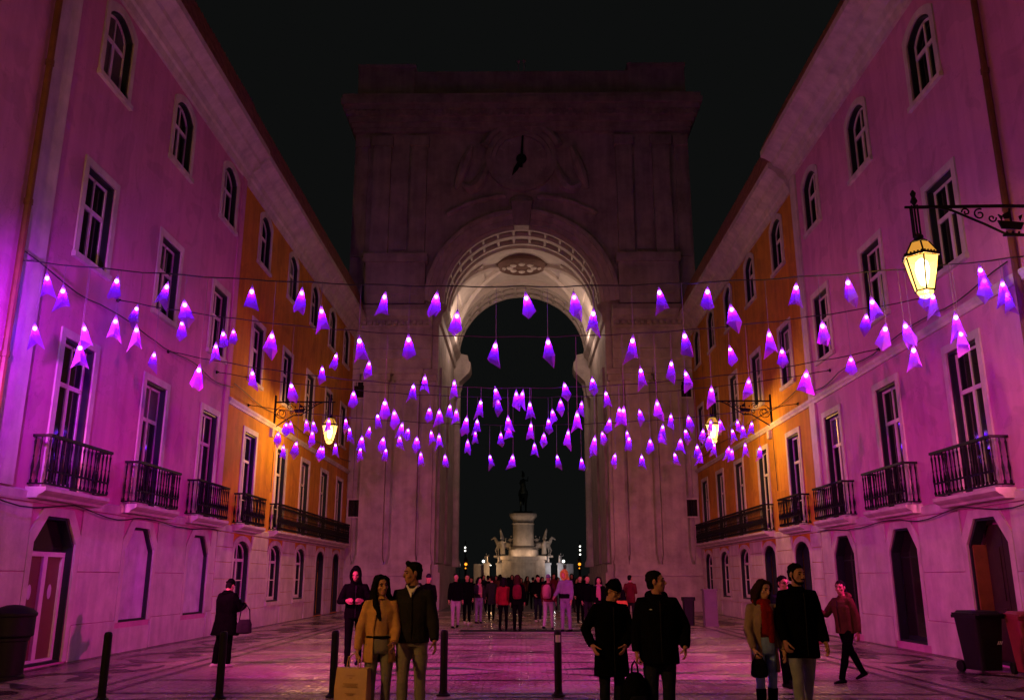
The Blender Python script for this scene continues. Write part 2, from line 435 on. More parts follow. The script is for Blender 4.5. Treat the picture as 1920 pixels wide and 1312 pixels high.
def wall_mesh(side, y0, y1, bands, ztop, depth=0.36, back=9.0):
    X = lambda d: side * (XW - d)
    m = MB()
    for zl, zh, ops in bands:
        ops = sorted(ops)
        cur = y0
        for (yc, w, a, b, style) in ops:
            u0, u1 = yc - w / 2, yc + w / 2
            m.poly([(X(0), cur, zl), (X(0), u0, zl), (X(0), u0, zh), (X(0), cur, zh)])
            if a > zl + 1e-4: m.poly([(X(0), u0, zl), (X(0), u1, zl), (X(0), u1, a), (X(0), u0, a)])
            cv = curve_of(u0, u1, a, b, style)
            for p, q in zip(cv, cv[1:]):
                m.poly([(X(0), p[0], p[1]), (X(0), q[0], q[1]), (X(0), q[0], zh), (X(0), p[0], zh)])
            ol = [(u0, a)] + (cv if cv[0][1] > a else cv) + [(u1, a)]
            for p, q in zip(ol, ol[1:] + ol[:1]):
                m.poly([(X(0), p[0], p[1]), (X(0), q[0], q[1]), (X(-depth), q[0], q[1]), (X(-depth), p[0], p[1])])
            m.poly([(X(-depth), u0, a), (X(-depth), u1, a), (X(-depth), u1, b), (X(-depth), u0, b)])
            cur = u1
        m.poly([(X(0), cur, zl), (X(0), y1, zl), (X(0), y1, zh), (X(0), cur, zh)])
    # end walls, back and top so the block is closed
    for yy in (y0, y1): m.poly([(X(0), yy, 0), (X(-back), yy, 0), (X(-back), yy, ztop), (X(0), yy, ztop)])
    m.poly([(X(-back), y0, 0), (X(-back), y1, 0), (X(-back), y1, ztop), (X(-back), y0, ztop)])
    m.poly([(X(0), y0, ztop), (X(0), y1, ztop), (X(-back), y1, ztop), (X(-back), y0, ztop)])
    return m

_cache = {}
def shared(key, fn):
    if key not in _cache: _cache[key] = fn()
    return _cache[key]

# local frame of an opening: x outward from the wall, y along it, z up, origin at the bottom centre on the wall face
def lining_mesh(w, h, style, key):
    def fn():
        m = MB(); t = 0.05
        cv = curve_of(-w / 2, w / 2, 0, h, style)
        cvi = curve_of(-w / 2 + t, w / 2 - t, 0, h - t, style)
        out = [(-w / 2, 0.0)] + cv + [(w / 2, 0.0)]
        inn = [(-w / 2 + t, t)] + cvi + [(w / 2 - t, t)]
        e = 0.003
        n = len(out)
        for i in range(n):
            j = (i + 1) % n
            a, b, c, d = out[i], out[j], inn[j], inn[i]
            sh = lambda p: (p[0] * (1 - e), p[1] * (1 - e) + e * 0.5)
            a, b = sh(a), sh(b)
            m.add([(-0.012, *a), (-0.012, *b), (-0.012, *c), (-0.012, *d), (-0.22, *a), (-0.22, *b), (-0.22, *c), (-0.22, *d)],
                  [(0, 1, 2, 3), (7, 6, 5, 4), (3, 2, 6, 7), (0, 4, 5, 1)])
        return m.mesh('window', M['greenpaint'])
    return shared(('lin',) + key, fn)

def sash_mesh(w, h, style, tr, bars, key):
    def fn():
        m = MB(); w2 = w / 2 - 0.052; x0, x1 = -0.2, -0.14
        m.box(x0, x1, -w2, -w2 + 0.055, 0.05, h - 0.3 if style != 'flat' else h - 0.05)
        m.box(x0, x1, w2 - 0.055, w2, 0.05, h - 0.3 if style != 'flat' else h - 0.05)
        m.box(x0, x1, -w2 + 0.055, w2 - 0.055, 0.05, 0.17)
        m.box(x0, x1 + 0.012, -w2 + 0.055, w2 - 0.055, tr - 0.045, tr + 0.045)
        m.box(x0, x1 + 0.006, -0.055, 0.055, 0.17, tr - 0.045)
        m.box(x0, x1, -0.025, 0.025, tr + 0.045, h - 0.06)
        if style == 'flat':
            m.box(x0, x1, -w2 + 0.055, w2 - 0.055, h - 0.11, h - 0.055)
        else:
            cv = curve_of(-w2, w2, 0, h - 0.05, style)
            ci = curve_of(-w2 + 0.05, w2 - 0.05, 0, h - 0.105, style)
            for p, q, r, s in zip(cv, cv[1:], ci[1:], ci):
                m.add([(x1, *p), (x1, *q), (x1, *r), (x1, *s), (x0, *p), (x0, *q), (x0, *r), (x0, *s)], [(0, 1, 2, 3), (7, 6, 5, 4), (3, 2, 6, 7), (0, 4, 5, 1)])
        for b in bars:
            m.box(x0 + 0.01, x1 - 0.008, -w2 + 0.055, -0.055, b - 0.015, b + 0.015)
            m.box(x0 + 0.01, x1 - 0.008, 0.055, w2 - 0.055, b - 0.015, b + 0.015)
        return m.mesh('sash_frame', M['sash'])
    return shared(('sash',) + key, fn)

def surround_mesh(w, h, style, key, sill=True, stone=None):
    def fn():
        m = MB(); t = 0.17; p = 0.035
        cv = curve_of(-w / 2, w / 2, 0, h, style)
        co = curve_of(-w / 2 - t, w / 2 + t, 0, h + t, style)
        inn = [(-w / 2, 0.0)] + cv + [(w / 2, 0.0)]
        out = [(-w / 2 - t, 0.0)] + co + [(w / 2 + t, 0.0)]
        for i in range(len(inn) - 1):
            a, b, c, d = inn[i], inn[i + 1], out[i + 1], out[i]
            m.add([(p, *a), (p, *b), (p, *c), (p, *d), (-0.01, *a), (-0.01, *b), (-0.01, *c), (-0.01, *d)], [(0, 1, 2, 3), (3, 2, 6, 7), (0, 4, 5, 1)])
        if sill: m.box(-0.02, 0.09, -w / 2 - t - 0.03, w / 2 + t + 0.03, -0.12, -0.002)
        return m.mesh('surround', stone or M['stone'])
    return shared(('sur',) + key, fn)

def pane_mesh(w, h, material):
    return shared(('pane', round(w, 3), round(h, 3), material.name), lambda: MB().box(-0.185, -0.165, -w / 2, w / 2, 0, h).mesh('pane', material))

def window(parent, side, yc, w, z0, z1, style='flat', tr=None, bars=(), glass=None, sill=True, toppane=None):
    h = z1 - z0; tr = tr or h * 0.66; glass = glass or M['glass']
    key = (round(w, 3), round(h, 3), style, round(tr, 3), tuple(bars), sill)
    rz = 0 if side < 0 else PI
    o = inst('window', lining_mesh(w, h, style, key), parent, (side * XW, yc, z0), rz)
    inst('surround', surround_mesh(w, h, style, key, sill), o)
    inst('sash_frame', sash_mesh(w, h, style, tr, bars, key), o)
    pw = w / 2 - 0.052 - 0.05
    for s in (-1, 1):
        inst('pane', pane_mesh(pw, tr - 0.17, glass), o, (0, s * (pw / 2 + 0.03), 0.15))
        inst('pane', pane_mesh(pw + 0.02, h - tr - 0.08, toppane or glass), o, (0, s * (pw / 2 + 0.02), tr + 0.03))
    return o

def shopfront(parent, side, yc, w, z0, z1, style, kind):
    """big ground-floor opening: lining, then one sheet of glass, a door pair or a recess"""
    h = z1 - z0; rz = 0 if side < 0 else PI
    key = (round(w, 3), round(h, 3), style, kind)
    nm = 'door' if kind in ('door', 'darkdoor', 'recess') else 'shop_window'
    o = inst(nm, lining_mesh(w, h, style, key), parent, (side * XW, yc, z0), rz)
    inst('surround', surround_mesh(w, h, style, key, sill=False), o)
    if kind == 'whitewash':
        inst('pane', pane_mesh(w - 0.1, h - 0.1, M['whitewash']), o, (0.07, 0, 0.05))
    elif kind == 'dark':
        inst('pane', pane_mesh(w - 0.1, h - 0.1, M['glass2']), o, (-0.06, 0, 0.05))
        m = MB(); m.box(-0.27, -0.2, -w / 2 + 0.05, w / 2 - 0.05, 0.05, 0.14); m.box(-0.262, -0.22, -w / 2 + 0.05, w / 2 - 0.05, h * 0.74, h * 0.74 + 0.03)
        inst('sash_frame', shared(('sf', key), lambda: m.mesh('sash_frame', M['greenpaint'])), o)
    elif kind == 'darkdoor':
        for s in (-1, 1):
            def leaf():
                m = MB(); lw = w / 2 - 0.06
                m.box(-0.3, -0.25, -lw / 2, lw / 2, 0, h - 0.1)
                for a, b in ((0.12, 0.8), (0.95, 1.75), (1.9, h - 0.3)):
                    m.box(-0.252, -0.225, -lw / 2 + 0.1, lw / 2 - 0.1, a, b)
                return m.mesh('door_leaf', M['greenpaint'])
            inst('door_leaf', shared(('leaf', key), leaf), o, (0, s * (w / 4 - 0.02), 0.04))
    elif kind == 'door':
        th = h * 0.76
        def fr():
            m = MB(); w2 = w / 2 - 0.06
            m.box(-0.3, -0.13, -w2, -w2 + 0.09, 0.02, th); m.box(-0.3, -0.13, w2 - 0.09, w2, 0.02, th)
            m.box(-0.3, -0.12, -0.07, 0.07, 0.1, th - 0.09); m.box(-0.3, -0.125, -w2 + 0.09, w2 - 0.09, th - 0.09, th)
            m.box(-0.3, -0.115, -w2 + 0.09, w2 - 0.09, 0.02, 0.1)
            return m.mesh('sash_frame', M['sash'])
        inst('sash_frame', shared(('dfr', key), fr), o)
        pw = w / 2 - 0.21
        for s in (-1, 1):
            inst('door_panel', pane_mesh(pw, th - 0.18, M['doorpanel']), o, (-0.01, s * (pw / 2 + 0.075), 0.1))
            st = MB().lathe([(0.001, 0), (0.075, 0.001), (0.075, 0.003), (0.001, 0.004)], 16, sy=1.9)
            st.xf(Matrix.Rotation(PI / 2, 4, 'Y') @ Matrix.Rotation(PI / 2, 4, 'Z'))
            inst('sticker', shared(('stk',), lambda: st.mesh('sticker', M['whitewash'])), o, (-0.173, s * (pw / 2 + 0.075), 1.35))
        m = MB(); cv = curve_of(-w / 2 + 0.04, w / 2 - 0.04, 0, h - 0.03, style)
        m.extrude([(-0.24, a, b) for a, b in [(-w / 2 + 0.04, th + 0.02)] + cv + [(w / 2 - 0.04, th + 0.02)]], (0.03, 0, 0))
        inst('transom', shared(('trn', key), lambda: m.mesh('transom', M['glass2'])), o)
    elif kind == 'recess':
        m = MB(); m.box(-0.33, -0.05, -w / 2 + 0.055, -w / 2 + 0.1, 0.02, h - 0.5)
        inst('jamb_board', m.mesh('jamb_board', M['oak']), o)
        for s in (-1, 1):
            m = MB(); m.box(-0.33, -0.28, -0.3, 0.3, 0, h - 0.15); m.box(-0.29, -0.262, -0.2, 0.2, 0.2, 1.0); m.box(-0.29, -0.262, -0.2, 0.2, 1.15, h - 0.6)
            inst('door_leaf', m.mesh('door_leaf', M['darkdoor']), o, (0, s * 0.31, 0.03))
    return o

BALUSTER = MB().lathe([(0.016, 0), (0.03, 0.01), (0.03, 0.05), (0.014, 0.08), (0.02, 0.2), (0.032, 0.3), (0.02, 0.4), (0.013, 0.46), (0.02, 0.5), (0.013, 0.54), (0.019, 0.7), (0.026, 0.78), (0.014, 0.82), (0.014, 0.86)], 6).mesh('baluster', M['iron'], True)
def balcony(parent, side, yc, length, proj=0.36, zs=3.08, supports=True):
    rz = 0 if side < 0 else PI
    m = MB(); L = length / 2
    prof = [(0, 0), (proj - 0.12, 0), (proj - 0.1, 0.05), (proj - 0.02, 0.09), (proj + 0.03, 0.13), (proj + 0.03, 0.2), (0, 0.2)]
    m.extrude([(a, -L, b) for a, b in prof], (0, 2 * L, 0))
    o = m.build('balcony', M['stone'], parent, (side * XW, yc, zs), rz)
    t = 0.2; ph = proj - 0.03; l2 = L - 0.05
    m = MB()
    m.box(ph - 0.035, ph + 0.035, -l2 - 0.035, l2 + 0.035, t + 0.93, t + 0.985)
    m.box(ph - 0.02, ph + 0.02, -l2, l2, t + 0.045, t + 0.075)
    for s in (-1, 1):
        m.box(0.0, ph - 0.035, s * l2 - 0.03, s * l2 + 0.03, t + 0.932, t + 0.982)
        m.box(0.0, ph - 0.02, s * l2 - 0.018, s * l2 + 0.018, t + 0.047, t + 0.073)
    m.build('handrail', M['iron'], o)
    n = max(3, int(round(2 * l2 / 0.165)))
    for i in range(n + 1): inst('baluster', BALUSTER, o, (ph, -l2 + 2 * l2 * i / n, t + 0.07))
    for s in (-1, 1):
        inst('baluster', BALUSTER, o, (ph * 0.5, s * l2, t + 0.07))
        inst('baluster', BALUSTER, o, (0.05, s * l2, t + 0.07))
    # low cast-iron band at the foot of the balustrade
    if supports:
        m = MB(); m.box(ph - 0.012, ph + 0.012, -l2, l2, t + 0.29, t + 0.33); m.build('rail_band', M['iron'], o)
    return o

def corrugated(side, y0, y1, d0, z0, d1, z1, pitch=0.24, amp=0.055):
    m = MB(); n = int((y1 - y0) / pitch * 6); rows = 5
    rr = random.Random(5)
    rings = []
    for j in range(rows + 1):
        f = j / rows
        rings.append([(side * (XW - (d0 + (d1 - d0) * f)), y0 + (y1 - y0) * i / n, z0 + (z1 - z0) * f + amp * math.cos(i / 6 * 2 * PI) + 0.03 * noise.noise((y0 + (y1 - y0) * i / n * 0.6, f * 3, side))) for i in range(n + 1)])
    pts = [p for r in rings for p in r]; w = n + 1
    m.add(pts, [(j * w + i, j * w + i + 1, (j + 1) * w + i + 1, (j + 1) * w + i) for j in range(rows) for i in range(n)])
    # thickness at the eave
    e = [(p[0], p[1], p[2] - 0.07) for p in rings[0]]
    m.add(rings[0] + e, [(i, i + 1, w + i + 1, w + i) for i in range(n)])
    return m

def cornice(side, y0, y1, zb, proj=0.72, name='cornice', parent=None, hh=1.1):
    pr = [(0, 0), (0.07, 0), (0.1, 0.2), (0.16, 0.24), (0.2, 0.42), (0.36, 0.55), (0.42, 0.58), (0.45, 0.7), (0.62, 0.85), (0.72, 0.9), (0.72, 1.1), (0, 1.1)]
    m = MB(); m.extrude([(side * (XW - a * proj / 0.72), y0, zb + b * hh / 1.1) for a, b in pr], (0, y1 - y0, 0))
    return m.build(name, M['stone'], parent)

def house(name, label, side, y0, y1, wallm, cols, ground_kinds, base_style, zc=14.45, roof_proj=0.72, string=True, blocks=0, gstyle='cant', first_balc=None, seed=1, tall=0.0, f2c=0.18):
    rr = random.Random(seed)
    b = empty(name, (0, 0, 0)); tag(b, label, 'building')
    wg, w1, w2, w3 = 1.58, 1.26, 1.22, 1.2
    gops = []
    for c, kd in zip(cols, ground_kinds):
        z0 = {'whitewash': 0.66, 'casement': 0.8}.get(kd, 0.03 if kd in ('darkdoor', 'recess', 'door') else 0.16)
        st = gstyle if kd != 'casement' else 'round'
        gops.append((c, wg, z0, 2.8, st))
    bands = [(0, 3.06, gops), (3.06, 7.0, [(c, w1, 3.3, 6.33, 'flat') for c in cols]), (7.0, 11.2, [(c, w2, 8.12, 10.12, 'flat') for c in cols]),
             (11.2, zc + 0.2, [(c, w3, 12.34, 14.18, 'seg') for c in cols])]
    wall_mesh(side, y0, y1, bands, zc + 0.2).build('wall', wallm, b)
    for (c, w, z0, z1, st), kd in zip(gops, ground_kinds):
        if kd == 'casement': window(b, side, c, w, z0, z1, st, tr=(z1 - z0) * 0.7, bars=((z1 - z0) * 0.38,))
        else: shopfront(b, side, c, w, z0, z1, st, kd)
    for i, c in enumerate(cols):
        gl = M['curtain'] if rr.random() < 0.12 else None
        window(b, side, c, w1, 3.3, 6.33, 'flat', tr=2.13, bars=(0.85,) if blocks else (), sill=False, toppane=gl)
        window(b, side, c, w2, 8.12, 10.12, 'flat', tr=1.2, glass=M['curtain'] if rr.random() < f2c else None)
        window(b, side, c, w3, 12.34, 14.18, 'seg', tr=1.12, glass=M['curtain'] if rr.random() < 0.12 else None)
    # stone facing of the ground floor
    edges = [y0 + 0.02] + [e for c in cols for e in (c - wg / 2 - 0.175, c + wg / 2 + 0.175)] + [y1 - 0.02]
    rows = [(0.004, 0.7), (0.715, 1.75), (1.765, 3.0)] if not blocks else [(0.004, 0.62), (0.635, 1.1), (1.115, 1.6), (1.615, 2.1), (2.115, 2.55), (2.565, 3.0)]
    X = lambda d: side * (XW - d)
    for a, c in zip(edges[0::2], edges[1::2]):
        if c - a < 0.2: continue
        nn = max(1, int(round((c - a) / (1.6 if not blocks else 2.4))))
        for k in range(nn):
            u0 = a + (c - a) * k / nn + 0.006; u1 = a + (c - a) * (k + 1) / nn - 0.006
            for (za, zb) in rows:
                p = 0.03 + rr.uniform(-0.004, 0.004) + (0.02 if za < 0.1 else 0)
                mm = MB(); bv = 0.008
                mm.loft([[(X(0.001), u0, za), (X(0.001), u1, za), (X(0.001), u1, zb), (X(0.001), u0, zb)],
                         [(X(p - bv), u0, za), (X(p - bv), u1, za), (X(p - bv), u1, zb), (X(p - bv), u0, zb)],
                         [(X(p), u0 + bv, za + bv), (X(p), u1 - bv, za + bv), (X(p), u1 - bv, zb - bv), (X(p), u0 + bv, zb - bv)]])
                mm.build('stone_block', M['stone'], b)
    # plinth pieces under the ground windows
    for (c, w, z0, z1, st) in gops:
        if z0 > 0.3:
            mm = MB(); mm.box(X(0.001), X(0.032), c - wg / 2 - 0.165, c + wg / 2 + 0.165, 0.004, z0 - 0.125); mm.build('stone_block', M['stone'], b)
    if string:
        m = MB(); m.extrude([(X(d), y0, z) for d, z in ((0, 6.92), (0.05, 6.92), (0.07, 6.98), (0.11, 7.03), (0.11, 7.1), (0, 7.14))], (0, y1 - y0, 0)); m.build('string_course', M['stone'], b)
    m = MB(); m.extrude([(X(d), y0, z) for d, z in ((0, 3.02), (0.045, 3.02), (0.055, 3.06), (0.055, 3.2), (0, 3.24))], (0, y1 - y0, 0)); m.build('string_course', M['stone'], b)
    cornice(side, y0, y1, zc, roof_proj, parent=b)
    r = corrugated(side, y0, y1, roof_proj - 0.06, zc + 1.2, 0.04, zc + 2.85 + tall).build('roof', M['tile'], b)
    m = MB(); m.box(X(0.0), X(-9.0), y0, y1, zc + 0.21, zc + 2.8 + tall); m.build('attic', wallm, r)
    return b

LC = [17.27, 21.15, 25.0]
LY = [28.9, 32.8, 36.55, 40.2, 43.6]
RC = [17.6, 21.5, 25.45]
RY = [29.25, 33.1, 36.85, 40.5, 43.95]
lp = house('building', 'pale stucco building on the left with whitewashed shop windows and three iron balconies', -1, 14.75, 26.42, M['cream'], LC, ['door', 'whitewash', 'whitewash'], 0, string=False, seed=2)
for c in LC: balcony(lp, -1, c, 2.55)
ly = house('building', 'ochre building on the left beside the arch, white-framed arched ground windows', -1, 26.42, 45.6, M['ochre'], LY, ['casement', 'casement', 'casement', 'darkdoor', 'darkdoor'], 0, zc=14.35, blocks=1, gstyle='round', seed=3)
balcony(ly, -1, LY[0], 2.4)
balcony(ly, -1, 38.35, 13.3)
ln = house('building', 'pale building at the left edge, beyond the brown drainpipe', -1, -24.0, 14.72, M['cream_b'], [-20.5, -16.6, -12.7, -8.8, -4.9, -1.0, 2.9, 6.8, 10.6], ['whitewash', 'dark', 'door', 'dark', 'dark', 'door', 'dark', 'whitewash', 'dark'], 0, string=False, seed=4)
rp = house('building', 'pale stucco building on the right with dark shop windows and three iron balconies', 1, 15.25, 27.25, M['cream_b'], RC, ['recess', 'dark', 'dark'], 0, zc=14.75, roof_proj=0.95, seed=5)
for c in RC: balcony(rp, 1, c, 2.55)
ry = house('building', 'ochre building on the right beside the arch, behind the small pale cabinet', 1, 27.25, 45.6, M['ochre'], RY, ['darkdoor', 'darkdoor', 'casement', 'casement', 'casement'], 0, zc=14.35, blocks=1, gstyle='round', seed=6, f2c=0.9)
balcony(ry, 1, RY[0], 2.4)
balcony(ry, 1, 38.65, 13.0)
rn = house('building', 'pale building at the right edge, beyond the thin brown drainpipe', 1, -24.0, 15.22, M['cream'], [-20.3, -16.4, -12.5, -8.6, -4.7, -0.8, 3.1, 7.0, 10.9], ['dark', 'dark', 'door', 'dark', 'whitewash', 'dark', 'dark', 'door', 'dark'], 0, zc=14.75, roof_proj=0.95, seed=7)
for b_, s_, y_ in ((lp, -1, 14.62), (rp, 1, 15.12)):
    m = MB(); m.tube([(s_ * (XW - 0.1), y_, 0.3), (s_ * (XW - 0.1), y_, 14.4)], 0.065, 8)
    for z in (2.5, 5.4, 8.3, 11.2, 14): m.tube([(s_ * (XW - 0.1), y_, z), (s_ * (XW - 0.1), y_, z + 0.1)], 0.082, 8)
    m.build('drainpipe', M['pipe'], b_, smooth=True)
# corner pilaster of the left building, beside the drainpipe
m = MB(); m.box(-XW - 0.001, -XW + 0.06, 14.78, 15.5, 3.25, 14.44); m.build('pilaster', M['stone'], lp)
m = MB(); m.box(XW + 0.001, XW - 0.06, 26.7, 27.22, 3.25, 14.74); m.build('pilaster', M['stone'], rp)
m = MB(); m.box(-XW - 0.001, -XW + 0.05, 26.0, 26.39, 3.25, 14.44); m.build('pilaster', M['cream'], lp)
# sagging service cables pinned along the facades
for b_, s_, y0, y1, z in ((lp, -1, 14.7, 26.4, 7.35), (lp, -1, 14.7, 26.4, 3.0), (ly, -1, 26.5, 45.5, 7.5), (rp, 1, 15.3, 27.2, 7.3), (rp, 1, 15.3, 27.2, 3.0), (ry, 1, 27.3, 45.5, 7.6)):
    pts = []
    n = 24
    for i in range(n + 1):
        f = i / n; pts.append((s_ * (XW - 0.13), y0 + (y1 - y0) * f, z + 0.06 * math.sin(f * 19 + z) - 0.05 * abs(math.sin(f * 4 * PI))))
    MB().tube(pts, 0.014, 5).build('service_cable', M['cable'], b_)
# ------------------------------------------------------------------ triumphal arch
AY, BY = 46.0, 58.5
RA, ZS = 4.6, 16.5
arch = empty('triumphal_arch', (0, AY, 0))
tag(arch, 'monumental stone arch closing the street, clock above and lit coffered vault', 'arch')
def apart(name, m, material, parent=None, smooth=False):
    m.xf(Matrix.Translation((0, -AY, 0)))
    return m.build(name, material, parent or arch, smooth=smooth)
# body: front, back, flanks, jambs
m = MB(); N_ = 36
for yy in (AY, BY):
    for s in (-1, 1):
        m.poly([(s * RA, yy, 0), (s * 9.75, yy, 0), (s * 9.75, yy, ZS), (s * RA, yy, ZS)])
    cv = [(-RA * math.cos(PI * i / N_), ZS + RA * math.sin(PI * i / N_)) for i in range(N_ + 1)]
    for p, q in zip(cv, cv[1:]): m.poly([(p[0], yy, p[1]), (q[0], yy, q[1]), (q[0], yy, 28), (p[0], yy, 28)])
    for s in (-1, 1): m.poly([(s * RA, yy, ZS), (s * 9.75, yy, ZS), (s * 9.75, yy, 28), (s * RA, yy, 28)])
for s in (-1, 1):
    m.poly([(s * RA, AY, 0), (s * RA, BY, 0), (s * RA, BY, ZS), (s * RA, AY, ZS)])
    m.poly([(s * 9.75, AY, 0), (s * 9.75, BY, 0), (s * 9.75, BY, 28), (s * 9.75, AY, 28)])
m.poly([(-9.75, AY, 28), (9.75, AY, 28), (9.75, BY, 28), (-9.75, BY, 28)])
apart('wall', m, M['stone_dark'])
# vault
m = MB()
rings = [[(-(RA - 0.002) * math.cos(PI * i / 48), AY + 0.01 + (BY - AY - 0.02) * j, ZS + (RA - 0.002) * math.sin(PI * i / 48)) for i in range(49)] for j in (0, 1)]
for i in range(48): m.poly([rings[0][i], rings[0][i + 1], rings[1][i + 1], rings[1][i]])
vault = apart('vault', m, M['vault'], smooth=True)
def vband(y0, y1, r0, r1, a0=0, a1=180, n=40):
    """solid curved bar on the intrados between two radii"""
    m = MB(); rg = []
    for i in range(n + 1):
        a = R(a0 + (a1 - a0) * i / n); c, s = -math.cos(a), math.sin(a)
        rg.append([(c * r0, y0, ZS + s * r0), (c * r0, y1, ZS + s * r0), (c * r1, y1, ZS + s * r1), (c * r1, y0, ZS + s * r1)])
    m.loft(rg); return m
def coffers(y0, y1, ribs, na):
    for yr in ribs: apart('vault_rib', vband(yr - 0.11, yr + 0.11, RA - 0.003, RA - 0.24), M['vault'], vault)
    for (ya, yb), off in zip(zip(ribs, ribs[1:]), (0, 0.5, 0)):
        st = 180 / na
        for k in range(na + (1 if off == 0 else 0)):
            a = st * (k + off)
            if 3 < a < 177: apart('vault_bar', vband(ya + 0.11, yb - 0.11, RA - 0.003, RA - 0.2, a - 0.8, a + 0.8, 2), M['vault'], vault)
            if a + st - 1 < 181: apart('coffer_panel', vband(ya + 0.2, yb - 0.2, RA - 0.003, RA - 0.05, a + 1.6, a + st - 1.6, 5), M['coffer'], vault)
coffers(46, 49, (46.14, 47.1, 47.3, 48.3), 15)
coffers(56, 58.5, (56.2, 57.2, 57.35, 58.35), 15)
for yr in (49.0, 55.4): apart('vault_rib', vband(yr - 0.25, yr + 0.25, RA - 0.003, RA - 0.32), M['vault'], vault)
# diagonal groin ribs and hanging medallion
for sx in (-1, 1):
    for sy in (-1, 1):
        pts = []
        for i in range(25):
            f = i / 24; a = R(12 + f * 64); y = 52.2 + sy * 3.0 * (1 - f ** 1.4)
            pts.append((sx * (RA - 0.1) * math.cos(a), y, ZS + (RA - 0.1) * math.sin(a)))
        apart('groin_rib', MB().tube(pts, [0.30 - 0.1 * i / 24 for i in range(25)], 6), M['vault'], vault, True)
    # shell lunettes on the haunches
    m = vband(50.4, 54.0, RA - 0.003, RA - 0.12, 30 if sx < 0 else 122, 58 if sx < 0 else 150, 8); apart('lunette', m, M['vault'], vault)
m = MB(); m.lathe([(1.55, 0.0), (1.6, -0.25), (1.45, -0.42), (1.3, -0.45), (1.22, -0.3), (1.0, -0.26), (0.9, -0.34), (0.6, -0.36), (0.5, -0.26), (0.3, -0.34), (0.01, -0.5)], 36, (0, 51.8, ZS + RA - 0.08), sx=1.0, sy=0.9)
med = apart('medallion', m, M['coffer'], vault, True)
for k in range(8):
    a = k * PI / 4; leaf = MB().ball((0.75 * math.cos(a), 51.8 + 0.68 * math.sin(a), ZS + RA - 0.45), 0.2, 8, 1.1, 1.1, 0.55)
    apart('rosette_leaf', leaf, M['vault'], vault, True)
